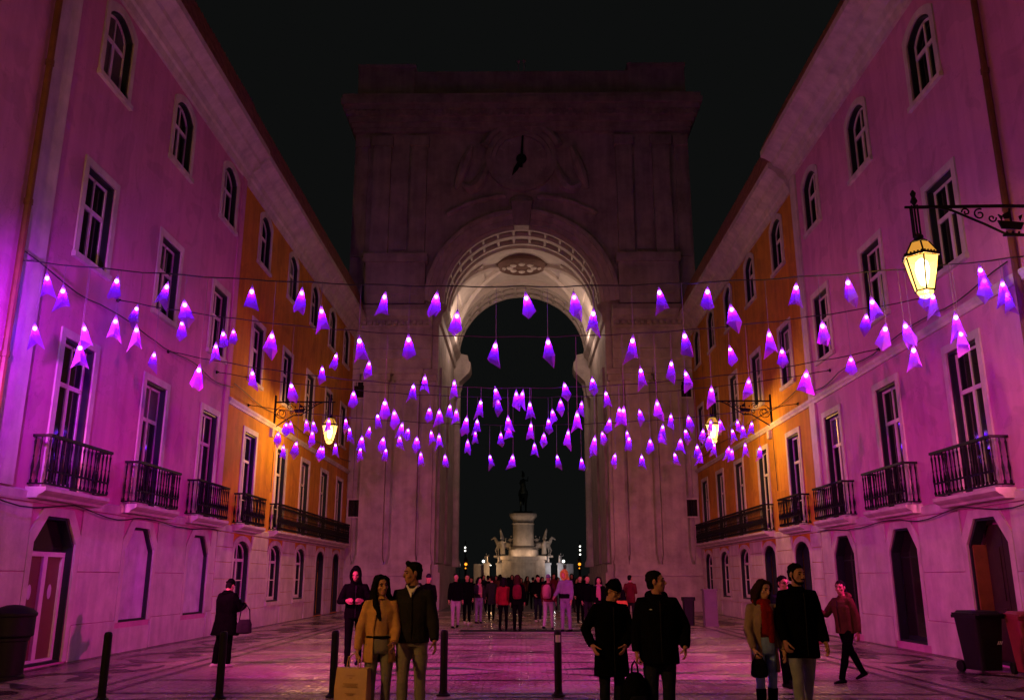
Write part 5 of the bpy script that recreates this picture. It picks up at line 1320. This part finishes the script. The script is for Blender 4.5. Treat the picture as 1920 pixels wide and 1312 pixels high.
    if hair and hat is None and hood != 'up':
        m = MB()
        m.loft([ring_e(0, cy + (0.022 if z < 1.68 else 0.006), z, a, b * (0.9 if z < 1.7 else 1.0)) for z, cy, a, b in cap_rows])
        m.loft([ring_e(0, 0.045, 1.56, 0.055, 0.05), ring_e(0, 0.04, 1.60, 0.068, 0.062), ring_e(0, 0.03, 1.65, 0.079, 0.078), ring_e(0, 0.02, 1.7, 0.078, 0.085)])
        if hi and hairstyle in ('short', 'quiff'):
            hr = random.Random(len(label))
            for k in range(26):
                a_ = hr.uniform(0, 6.28); q_ = hr.uniform(0.2, 0.95)
                p_ = Vector((0.075 * q_ * math.cos(a_), 0.012 + 0.088 * q_ * math.sin(a_), 1.762 - 0.07 * q_ * q_)); d_ = Vector((math.cos(a_) * 0.5 + 0.3, math.sin(a_) * 0.5 - 0.4, 0.35)).normalized()
                m.tube([p_ - d_ * 0.012, p_ + d_ * 0.008, p_ + d_ * 0.02 + Vector((0, 0, -0.006))], [0.011, 0.009, 0.004], 5)
            for sx in (-1, 1): m.tube([(sx * 0.072, -0.03, 1.69), (sx * 0.075, -0.022, 1.65), (sx * 0.073, -0.018, 1.615)], [0.012, 0.009, 0.005], 5)
        if hairstyle == 'quiff': m.tube([(-0.045, -0.045, 1.742), (0, -0.062, 1.758), (0.045, -0.045, 1.742)], 0.026, 8)
        if hairstyle == 'long':
            for sx in (-1, 1):
                m.tube([(sx * 0.03, -0.05, 1.745), (sx * 0.074, -0.045, 1.70), (sx * 0.085, -0.02, 1.62), (sx * 0.09, -0.015, 1.52), (sx * 0.105, -0.06, 1.42), (sx * 0.1, -0.11, 1.32), (sx * 0.09, -0.14, 1.24)], [0.022, 0.03, 0.032, 0.036, 0.042, 0.036, 0.012], 8)
            m.tube([(0, 0.08, 1.68), (0, 0.1, 1.58), (0, 0.11, 1.45), (0, 0.13, 1.3)], [0.06, 0.085, 0.1, 0.05], 10)
        if hairstyle == 'bob':
            for sx in (-1, 1): m.tube([(sx * 0.04, -0.03, 1.74), (sx * 0.08, -0.03, 1.69), (sx * 0.09, -0.01, 1.6), (sx * 0.1, 0.0, 1.5), (sx * 0.1, -0.02, 1.42)], [0.03, 0.034, 0.038, 0.04, 0.018], 8)
            m.tube([(0, 0.07, 1.68), (0, 0.09, 1.58), (0, 0.1, 1.44)], [0.06, 0.09, 0.06], 10)
        headpart('hair', m, hair, None, 1, 0.004 if hi else 0, 40)
    if hat and hair:
        m = MB(); m.loft([ring_e(0, 0.045, 1.555, 0.055, 0.05), ring_e(0, 0.04, 1.60, 0.07, 0.064), ring_e(0, 0.03, 1.65, 0.079, 0.078), ring_e(0, 0.02, 1.69, 0.076, 0.083)]); headpart('hair', m, hair, None, 1)
    if hat:
        m = MB(); m.loft([ring_e(0, cy, z, a * 1.03, b * 1.03) for z, cy, a, b in [(1.66, 0.012, 0.082, 0.1)] + cap_rows[1:3]] + [ring_e(0, 0.012, 1.76 + hat_h, 0.06, 0.075), ring_e(0, 0.012, 1.785 + hat_h, 0.02, 0.025)])
        if hat[1] == 'cap': m.loft([[(-0.065, -0.07, 1.68), (0.065, -0.07, 1.68), (0.065, -0.07, 1.69), (-0.065, -0.07, 1.69)], [(-0.05, -0.16, 1.668), (0.05, -0.16, 1.668), (0.05, -0.16, 1.676), (-0.05, -0.16, 1.676)]])
        headpart('hat', m, hat[0])
        if hi: 
            m = MB(); m.tube([(0.084 * math.cos(a), 0.012 + 0.102 * math.sin(a), 1.675) for a in [2 * PI * k / 20 for k in range(20)]], 0.016, 8, closed=True); headpart('hat_cuff', m, hat[0])
    if hood == 'up':
        m = MB()
        m.loft([ring_e(0, cy, z, a, b) for z, cy, a, b in [(1.45, 0.03, 0.12, 0.1), (1.52, 0.035, 0.1, 0.085), (1.6, 0.04, 0.098, 0.085), (1.68, 0.035, 0.1, 0.1), (1.74, 0.02, 0.085, 0.1), (1.785, 0.02, 0.05, 0.06), (1.8, 0.02, 0.015, 0.02)]])
        m.tube([(0.088 * math.cos(a), -0.075 + 0.02 * math.sin(a), 1.635 + 0.125 * math.sin(a)) for a in [2 * PI * k / 20 for k in range(20)]], 0.026, 8, closed=True)
        m.tube([(0.085 * math.cos(a), -0.03, 1.64 + 0.125 * math.sin(a)) for a in [2 * PI * k / 20 for k in range(20)]], 0.032, 8, closed=True)
        headpart('hood', m, (pack and pack.get('hoodmat')) or top)
    if scarf:
        m = MB(); m.tube([r.up((0.085 * math.cos(a), 0.005 + 0.085 * math.sin(a), 1.475)) for a in [2 * PI * k / 16 for k in range(16)]], 0.04, 8, closed=True)
        for dx, zl in ((0.035, 0.98), (-0.03, 1.08)):
            m.tube([r.up((dx * 0.6, -0.1, 1.46)), r.up((dx, -0.165, 1.36)), r.up((dx, -0.168, 1.2)), r.up((dx * 1.2, -0.165, zl))], [0.04, 0.05, 0.052, 0.045], 10, flat=0.55)
        inst('scarf', remesh(m, vc, 2, 'scarf', M[scarf], 0.005 if hi else 0, 22), o)
    if hi:
        for sx in (-1, 1):
            e = MB(); e.ball((sx * 0.031, -0.083, 1.643), 0.0115, 8, 1.25, 0.8, 0.75); e.xf(HX); e.build('eye', M['eye'], o, smooth=True)
            if hood != 'up':
                e = MB(); e.tube([(sx * 0.012, -0.097, 1.664), (sx * 0.032, -0.093, 1.67), (sx * 0.052, -0.078, 1.662)], [0.004, 0.006, 0.003], 5); e.xf(HX); e.build('eyebrow', M[hair or 'hair_black'], o)
    if beard:
        m = MB(); m.loft([ring_e(0, cy - 0.004, z, a * 1.07, b * 1.06) for z, cy, a, b in HEAD[:3]])
        m.tube([(-0.03, -0.094, 1.588), (0, -0.106, 1.592), (0.03, -0.094, 1.588)], 0.008, 6)
        for sx in (-1, 1): m.tube([(sx * 0.052, -0.05, 1.555), (sx * 0.066, -0.02, 1.59), (sx * 0.071, -0.005, 1.63)], 0.013, 6)
        headpart('beard', m, hair, None, 1)
    if glasses:
        m = MB()
        for sx in (-1, 1):
            m.tube([(sx * 0.033 + 0.022 * math.cos(a), -0.103, 1.642 + 0.017 * math.sin(a)) for a in [2 * PI * k / 14 for k in range(14)]], 0.003, 5, closed=True)
            m.tube([(sx * 0.055, -0.102, 1.646), (sx * 0.074, -0.05, 1.648), (sx * 0.08, 0.0, 1.642)], 0.003, 5)
        m.tube([(-0.011, -0.104, 1.645), (0.011, -0.104, 1.645)], 0.003, 5)
        m.xf(HX); m.build('glasses', M['black_leather'], o)
    return o, r, S

def world_of(o, v): return o.matrix_basis @ Vector(v)
BACKPACK = {}
def backpack(label, o, r, material, size=1.0, up=True):
    """worn on the back: a thing of its own"""
    p = world_of(o, r.up((0, 0.235, 1.22)))
    b = empty('backpack', tuple(p), o.rotation_euler[2]); tag(b, label, 'backpack')
    m = MB(); m.loft([ring_e(0, 0, z, a, d, 14) for z, a, d in ((-0.22, 0.1, 0.06), (-0.19, 0.14, 0.09), (0.0, 0.15, 0.1), (0.14, 0.14, 0.085), (0.21, 0.09, 0.05), (0.23, 0.03, 0.02))])
    inst('bag', remesh(m, 0.018, 2, 'bag', M[material], 0.004, 14), b)
    m = MB(); m.loft([ring_e(0, 0.08, z, a, 0.04, 12) for z, a in ((-0.17, 0.08), (-0.15, 0.11), (-0.02, 0.11), (0.0, 0.08))]); inst('pocket', remesh(m, 0.016, 1, 'pocket', M[material]), b)
    for sx in (-1, 1):
        MB().tube([(sx * 0.1, -0.07, 0.2), (sx * 0.11, -0.22, 0.24), (sx * 0.13, -0.39, 0.1), (sx * 0.14, -0.3, -0.1), (sx * 0.12, -0.08, -0.18)], 0.016, 6).build('strap', M['black_nylon'], b, smooth=True)
    return b
def gx(px, Y): return ray_y(px, 1082, Y).x
def hand_at(o, r, i, d=0.09): return world_of(o, r.up(r.wr[i] + r.fd[i] * d))
STAND = ((0, 2), (0, 2))
def walk(a=20, f=1): return ((a, 8), (-a, 14)) if f > 0 else ((-a, 14), (a, 8))
DOWN = (4, 9, 14, 0)

# the couple with the paper bag
o, r, S = person('woman with long black hair, mustard coat and ripped jeans, holding a paper bag', (gx(716, 10.45), 10.45), 12, 1.66,
    Rig(((3, 4), (-2, 4)), ((2, 16, 6, 0), (12, 8, 40, 12)), (24, 6, -8), shw=0.9), 'skin_tan', 'hair_black', 'long', 'mustard', 0.74, 1.0, 'grey_jeans', 0.92, 'black_leather', open_front=('ochre_knit', 'open'), hold=(True, False), flare=1.12)
m = MB(); m.tube([r.up((0.158 * math.cos(a), 0.0 + 0.118 * math.sin(a), 1.03)) for a in [2 * PI * k / 24 for k in range(24)]], 0.018, 6, closed=True)
m.build('belt', M['black_leather'], o)
hp = hand_at(o, r, 0)
b = empty('paper_bag', (hp.x - 0.02, hp.y - 0.02, hp.z - 0.56), R(-14)); tag(b, 'brown kraft paper shopping bag held by the woman in mustard', 'bag')
m = MB(); w, d, hh = 0.19, 0.075, 0.47
m.loft([[(-w, -d, 0), (w, -d, 0), (w, d, 0), (-w, d, 0)], [(-w * 1.0, -d * 1.05, hh * 0.55), (w * 1.01, -d * 0.95, hh * 0.5), (w, d, hh * 0.55), (-w, d, hh * 0.55)], [(-w * 0.98, -d * 0.55, hh), (w * 0.97, -d * 0.6, hh - 0.01), (w * 0.97, d * 0.6, hh), (-w * 0.98, d * 0.55, hh)]])
m.build('body', M['kraft'], b)
m = MB(); m.loft([[(w + 0.002, -d * 0.96, 0.005), (w + 0.002, d * 0.96, 0.005), (w + 0.004, d * 0.96, 0.005), (w + 0.004, -d * 0.96, 0.005)], [(w * 0.985, -d * 0.58, hh - 0.012), (w * 0.985, d * 0.58, hh - 0.012), (w * 0.99, d * 0.58, hh - 0.012), (w * 0.99, -d * 0.58, hh - 0.012)]]); m.build('gusset', M['kraft'], b)
for s in (-1, 1): MB().tube([(-0.07, s * d * 0.5, hh - 0.01), (-0.06, s * 0.02, hh + 0.11), (0.0, s * 0.006, hh + 0.15), (0.06, s * 0.02, hh + 0.11), (0.07, s * d * 0.5, hh - 0.01)], 0.006, 6).build('handle', M['kraft'], b)
m = MB()
for k, (z, ww) in enumerate(((0.385, 0.05), (0.36, 0.02), (0.3, 0.09), (0.285, 0.07), (0.27, 0.09), (0.2, 0.06), (0.185, 0.04), (0.1, 0.11), (0.09, 0.1))):
    y = -d * (0.62 + 0.42 * (hh - z) / (hh * 0.45)) if z > hh * 0.52 else -d * 1.05
    m.box(-ww, ww, y - 0.004, y - 0.001, z, z + 0.006)
m.build('print', M['print_brown'], b)
person('man in dark jacket over white shirt, looking at the woman beside him', (gx(776, 10.55), 10.55), -4, 1.80,
    Rig(((4, 4), (-3, 5)), ((3, 7, 10, 0), (6, 14, 22, -4)), (-62, 4, 0)), 'skin_brown', 'hair_black', 'quiff', 'charcoal', 0.88, 1.08, 'grey_jeans', 1.0, 'black_leather', open_front=('white_cotton', 'v'), collar=True)
o, r, S = person('hooded man all in black, hands together at his chest, behind the woman', (gx(668, 17.6), 17.6), 8, 1.84,
    Rig(((16, 6), (-10, 16)), ((18, 22, 78, 42), (18, 22, 78, 42)), (-6, 16, 0)), 'skin_brown', 'hair_black', 'short', 'black_cloth', 0.84, 1.06, 'black_cloth', 1.0, 'black_leather', hood='up')
p = hand_at(o, r, 1, 0.1)
# person with a phone on the left pavement
o, r, S = person('person in bulky black coat looking at a phone, left pavement', (gx(430, 17.4), 17.4), 150, 1.60,
    Rig(((5, 4), (-6, 6)), ((32, 12, 74, 30), (30, 14, 80, 26)), (6, 24, 0)), 'skin_tan', 'hair_black', 'short', 'black_cloth', 0.62, 1.42, 'black_cloth', 1.2, 'sole', hat=('black_cloth', 'beanie'), collar=True, flare=1.3, hold=(True, True), scarf='black_cloth')
p = hand_at(o, r, 1, 0.12)
ph = empty('phone', tuple(p), R(150)); tag(ph, 'lit phone held by the person on the left pavement', 'phone')
m = MB(); m.box(-0.036, 0.036, -0.004, 0.004, -0.05, 0.1); h_ = m.build('case', M['black_leather'], ph); h_.rotation_euler = (R(-35), 0, 0)
m = MB(); m.box(-0.032, 0.032, 0.0042, 0.006, -0.045, 0.095); h_ = m.build('screen', M['phone'], ph); h_.rotation_euler = (R(-35), 0, 0)
p = world_of(o, r.up((-0.27, 0.02, 0.98)))
hb = empty('handbag', (p.x + 0.24, p.y - 0.12, p.z - 0.16), R(30)); tag(hb, 'dark handbag hanging at the hip of the phone user', 'bag')
m = MB(); m.loft([ring_e(0, 0, z, a, d_, 12) for z, a, d_ in ((-0.13, 0.1, 0.04), (-0.11, 0.15, 0.06), (0.05, 0.14, 0.05), (0.13, 0.11, 0.03))]); inst('bag', remesh(m, 0.014, 2, 'bag', M['charcoal'], 0.004, 14), hb)
MB().tube([(-0.1, 0, 0.11), (-0.08, 0, 0.3), (0.0, 0, 0.42), (0.08, 0, 0.3), (0.1, 0, 0.11)], 0.01, 6).build('strap', M['black_leather'], hb, smooth=True)

# pair of men at the centre right
person('short man in black beanie, glasses and black overcoat, looking down', (gx(1142, 10.5), 10.5), 6, 1.60,
    Rig(((2, 2), (-2, 3)), ((-14, 30, 52, 26), (6, 14, 40, 30)), (46, 24, 0)), 'skin_tan', 'hair_black', 'short', 'black_cloth', 0.6, 1.14, 'navy', 1.0, 'black_leather', hat=('black_cloth', 'beanie'), glasses=True, collar=True, flare=1.08)
o, r, S = person('stout man in black puffy jacket looking right, carrying a backpack by hand', (gx(1230, 9.9), 9.9), -3, 1.70,
    Rig(((2, 2), (-1, 2)), ((2, 13, 10, 2), (-10, 26, 44, 14)), (78, -4, 0)), 'skin_tan', 'hair_black', 'short', 'black_nylon', 0.76, 1.22, 'dark_jeans', 1.08, 'black_leather', collar=True, hood='down', hold=(True, False), belly=0.02)
m = MB(); m.extrude([(-0.02, 0, 0), (0.0, 0, 0.008), (0.02, 0, 0), (0.0, 0, -0.006)], (0, -0.004, 0)); lg = m.build('chest_logo', M['white'], o, tuple(Rig().up((-0.09, -0.176, 1.34))))
hp = hand_at(o, r, 0)
b = empty('backpack', (hp.x - 0.03, hp.y - 0.03, hp.z - 0.32), R(20)); tag(b, 'black backpack with pale patch, dangling from the stout man\'s hand', 'backpack')
m = MB(); m.loft([ring_e(0, 0, z, a, d_, 14) for z, a, d_ in ((-0.21, 0.1, 0.06), (-0.18, 0.145, 0.09), (0.0, 0.15, 0.1), (0.13, 0.13, 0.08), (0.2, 0.08, 0.05), (0.22, 0.03, 0.02))])
inst('bag', remesh(m, 0.012, 2, 'bag', M['black_nylon'], 0.005, 14), b)
m = MB(); m.loft([ring_e(0, -0.085, z, a, 0.04, 12) for z, a in ((-0.17, 0.08), (-0.15, 0.11), (-0.03, 0.11), (-0.01, 0.08))]); pk = inst('pocket', remesh(m, 0.012, 1, 'pocket', M['navy']), b)
MB().box(0.03, 0.075, -0.131, -0.127, -0.09, -0.055).build('patch', M['white'], b)
MB().tube([(-0.04, 0, 0.2), (-0.03, 0, 0.29), (0.0, 0, 0.33), (0.03, 0, 0.29), (0.04, 0, 0.2)], 0.01, 6).build('handle', M['black_nylon'], b, smooth=True)
for s in (-1, 1): MB().tube([(s * 0.07, 0.04, -0.18), (s * 0.08, 0.05, -0.3), (s * 0.07, 0.02, -0.4)], 0.008, 6).build('strap', M['black_nylon'], b)

# couple at the right
o, r, S = person('woman in beige cardigan and red scarf, pale blue jeans and tall black boots', (gx(1424, 10.75), 10.75), 8, 1.61,
    Rig(((4, 4), (-4, 6)), ((6, 12, 22, 8), (4, 10, 14, 2)), (20, 12, 6), shw=0.9), 'skin_fair', 'hair_brown', 'bob', 'beige', 0.62, 0.96, 'blue_jeans', 0.86, 'black_leather', boot=0.36, open_front=('maroon', 'open'), scarf='red_wool', hold=(True, False), flare=1.05)
hp = hand_at(o, r, 0)
b = empty('handbag', (hp.x + 0.02, hp.y - 0.02, hp.z - 0.12), R(-10)); tag(b, 'small black bag in the hand of the woman with red scarf', 'bag')
m = MB(); m.loft([ring_e(0, 0, z, a, d_, 12) for z, a, d_ in ((-0.1, 0.07, 0.04), (-0.08, 0.1, 0.05), (0.04, 0.09, 0.045), (0.1, 0.06, 0.02))]); inst('bag', remesh(m, 0.012, 2, 'bag', M['black_leather'], 0.003, 14), b)
MB().tube([(-0.05, 0, 0.08), (-0.03, 0, 0.15), (0.03, 0, 0.15), (0.05, 0, 0.08)], 0.008, 6).build('handle', M['black_leather'], b, smooth=True)
person('bearded man in long black coat walking beside the woman with red scarf', (gx(1492, 10.7), 10.7), 6, 1.79,
    Rig(((8, 5), (-9, 12)), ((4, 12, 26, 2), (6, 10, 16, 0)), (22, 4, 0)), 'skin_tan', 'hair_black', 'short', 'black_cloth', 0.72, 1.14, 'light_jeans', 0.96, 'black_leather', beard=True, collar=True, hold=(True, False))
person('person with dark hair and glasses half hidden behind the bearded man', (gx(1466, 14.4), 14.4), 4, 1.66,
    Rig(walk(10), (DOWN, DOWN), (18, 4, 0)), 'skin_tan', 'hair_black', 'short', 'navy', 0.8, 1.05, 'black_cloth', 1.0, 'black_leather', glasses=True)
o, r, S = person('man in brown jacket and black trousers striding left along the right pavement', (gx(1577, 15.1), 15.1), -62, 1.63,
    Rig(((-24, 12), (24, 6)), ((40, 16, 66, 4), (-12, 10, 20, 0)), (22, 0, 0), 4), 'skin_brown', 'hair_black', 'short', 'brown_jacket', 0.86, 1.12, 'black_cloth', 1.0, 'black_leather', hood='down', toe=(0, 0), hold=(True, False))
hp = hand_at(o, r, 0, 0.08)
b = empty('tote_bag', (hp.x + 0.06, hp.y, hp.z - 0.34), R(-40)); tag(b, 'pale ochre tote bag hanging from the striding man\'s raised hand', 'bag')
m = MB(); m.loft([ring_e(0, 0, z, a, d_, 12) for z, a, d_ in ((-0.2, 0.06, 0.02), (-0.17, 0.1, 0.04), (0.0, 0.1, 0.03), (0.16, 0.07, 0.012))]); inst('bag', remesh(m, 0.012, 2, 'bag', M['ochre_knit'], 0.006, 16), b)
MB().tube([(-0.05, 0, 0.14), (0, 0, 0.34), (0.05, 0, 0.14)], 0.007, 6).build('handle', M['ochre_knit'], b)

# people further up the street
G = 'people before the arch'
rb = random.Random(17)
def bgp(label, px, Y, face, h, **k):
    rig = k.pop('rig', None)
    if rig is None:
        ra = lambda: (rb.uniform(-8, 20), rb.uniform(6, 18), rb.uniform(8, 75), rb.uniform(0, 30))
        rig = Rig(((rb.uniform(-4, 12), rb.uniform(2, 10)), (rb.uniform(-12, 4), rb.uniform(2, 14))), (ra(), ra()), (rb.uniform(-40, 40), rb.uniform(0, 18), rb.uniform(-6, 6)))
    return person(label, (gx(px, Y), Y), face, h, rig, hi=False, group=G, **k)
bgp('man in dark coat and flat cap standing left of the arch', 803, 26, 10, 1.72, top='black_cloth', hem=0.7, hat=('charcoal', 'cap'), legs='black_cloth')
bgp('man in dark jacket and pale pink trousers, left of the arch opening', 855, 30.5, 8, 1.76, top='black_cloth', legs='pale_cotton', rig=Rig(walk(9), (DOWN, DOWN), (10, 0, 0)))
bgp('man in black with white trainers, next to the pale-trousered man', 876, 33.2, 0, 1.74, top='black_cloth', legs='black_cloth', shoes='sole', rig=Rig(walk(7, -1), (DOWN, DOWN)))
bgp('woman with pale pink scarf and violet trousers, left part of the crowd', 898, 33.6, 25, 1.64, top='charcoal', hem=0.95, legs='lilac', hairstyle='bob', scarf='pink_nylon', rig=Rig(STAND, ((20, 12, 70, 30), DOWN), (20, 5, 0)))
bgp('person in grey coat behind the red coat', 922, 36.5, 190, 1.68, top='charcoal', hem=0.6, legs='black_cloth')
bgp('woman in red coat and black leggings walking towards the arch', 944, 28.9, 176, 1.64, top='red_coat', hem=0.84, flare=1.06, legs='black_cloth', slim=0.9, hairstyle='bob', rig=Rig(walk(12), (DOWN, DOWN)))
o, r, S = bgp('person in black with a dark backpack walking beside the red coat', 970, 28.7, 178, 1.72, top='black_cloth', hem=0.8, legs='black_cloth', hair='hair_brown', hairstyle='long', rig=Rig(walk(10, -1), (DOWN, DOWN)))
backpack('dark backpack on the walker beside the red coat', o, r, 'maroon')
bgp('person in dark clothes between the two backpack wearers', 1009, 35, 5, 1.72, top='black_cloth', legs='navy', shoes='sole')
o, r, S = bgp('person in maroon jacket, lilac hat and pale trousers walking away', 1028, 29.6, 165, 1.72, top='maroon', hem=0.88, legs='pale_cotton', hat=('lilac', 'beanie'), hair=None, rig=Rig(walk(13), (DOWN, DOWN)))
backpack('pink backpack on the person in maroon', o, r, 'pink_nylon')
o, r, S = bgp('tall person in yellow hood, lilac jumper and pale trousers', 1060, 28.6, -28, 1.86, top='lilac', hem=0.9, bulk=1.05, legs='lilac', hood='up', pack={'hoodmat': 'yellow_fleece'}, rig=Rig(((4, 3), (-4, 4)), ((14, 14, 40, 4), DOWN), (-8, 22, 0)))
m = MB(); m.loft([ring_e(0, 0, z, a, d_, 12) for z, a, d_ in ((0.95, 0.19, 0.15), (0.98, 0.2, 0.16), (1.05, 0.2, 0.16), (1.08, 0.18, 0.14))]); m.build('waist_bag', M['black_nylon'], o)
bgp('dark figure right of the yellow hood', 1087, 34, 0, 1.7, top='black_cloth', legs='black_cloth')
bgp('dark walker near the right jamb of the arch', 1101, 30.8, 12, 1.7, top='black_cloth', legs='charcoal', rig=Rig(walk(10), (DOWN, DOWN)))
bgp('person in black with a pink scarf, left of the beanie man', 1122, 29, -10, 1.66, top='black_cloth', hem=0.7, legs='black_cloth', scarf='pink_nylon', hairstyle='bob')
o, r, S = bgp('person in black coat behind the beanie man, mustard bag at hip', 1155, 22.5, -20, 1.62, top='black_cloth', hem=0.7, legs='black_cloth', hairstyle='long')
b = empty('shoulder_bag', (o.location.x + 0.08, o.location.y - 0.24, 0.98)); tag(b, 'mustard shoulder bag behind the beanie man', 'bag')
m = MB(); m.loft([ring_e(0, 0, z, a, d_, 12) for z, a, d_ in ((-0.14, 0.12, 0.04), (-0.11, 0.17, 0.06), (0.06, 0.17, 0.06), (0.12, 0.14, 0.03))]); inst('bag', remesh(m, 0.016, 2, 'bag', M['mustard_canvas'], 0.004, 12), b)
MB().tube([(-0.14, 0, 0.1), (-0.12, 0.1, 0.4), (-0.05, 0.2, 0.52)], 0.012, 6).build('strap', M['mustard_canvas'], b)
bgp('person in dark maroon coat standing against the right pier of the arch', 1181, 33.5, 170, 1.72, top='maroon', hem=0.75, legs='charcoal')
# the crowd under and beyond the arch
rc = random.Random(21)
tops = ['black_cloth', 'charcoal', 'navy', 'black_nylon', 'maroon', 'brown_jacket']; colw = {'black_cloth': 'black', 'charcoal': 'charcoal', 'navy': 'navy', 'black_nylon': 'black', 'maroon': 'maroon', 'brown_jacket': 'brown'}
protos = []
for k in range(6):
    o, r, S = person('crowd', (0, 0), 0, 1.72, Rig(walk(6 + 2 * k, 1 if k % 2 else -1), ((rc.uniform(-5, 25), 10, rc.uniform(8, 80), 10), (rc.uniform(-5, 25), 12, rc.uniform(8, 70), 10)), (rc.uniform(-40, 40), 8, 0)), hi=False, top=tops[k], hem=(0.8, 0.65, 0.86)[k % 3], legs=('black_cloth', 'dark_jeans', 'charcoal')[k % 3], hairstyle=('short', 'bob', 'long')[k % 3], hat=('black_cloth', 'beanie') if k == 3 else None)
    protos.append(o)
spots = [(884, 47), (906, 50), (915, 44), (930, 53), (938, 47.5), (953, 57), (960, 51), (976, 46), (988, 55), (999, 48.5), (1008, 60), (1016, 52), (1038, 47), (1046, 56), (1072, 50), (1080, 44), (1096, 53), (948, 64), (972, 70), (1026, 66), (1060, 72), (902, 68)]
spots.sort()
for k, (px, Y) in enumerate(spots):
    p = protos[k % 6]
    if k < 6: o = p
    else:
        o = p.copy(); COL.objects.link(o)
        for ch in p.children:
            c = ch.copy(); COL.objects.link(c); c.parent = o
            for g2 in ch.children:
                c2 = g2.copy(); COL.objects.link(c2); c2.parent = c
    h = rc.uniform(1.6, 1.84) / 1.75
    o.location = (gx(px, Y), Y, 0); o.rotation_euler = (0, 0, R(rc.choice((0, 180, 175, 10, -20, 150)))); o.scale = (h, h, h)
    tag(o, 'figure in %s clothes in the dim crowd under the arch, %s' % (colw[tops[k % 6]], nth(k, len(spots))), 'person', 'crowd under the arch')
if 'sc' in _tmp: bpy.data.scenes.remove(_tmp['sc'])
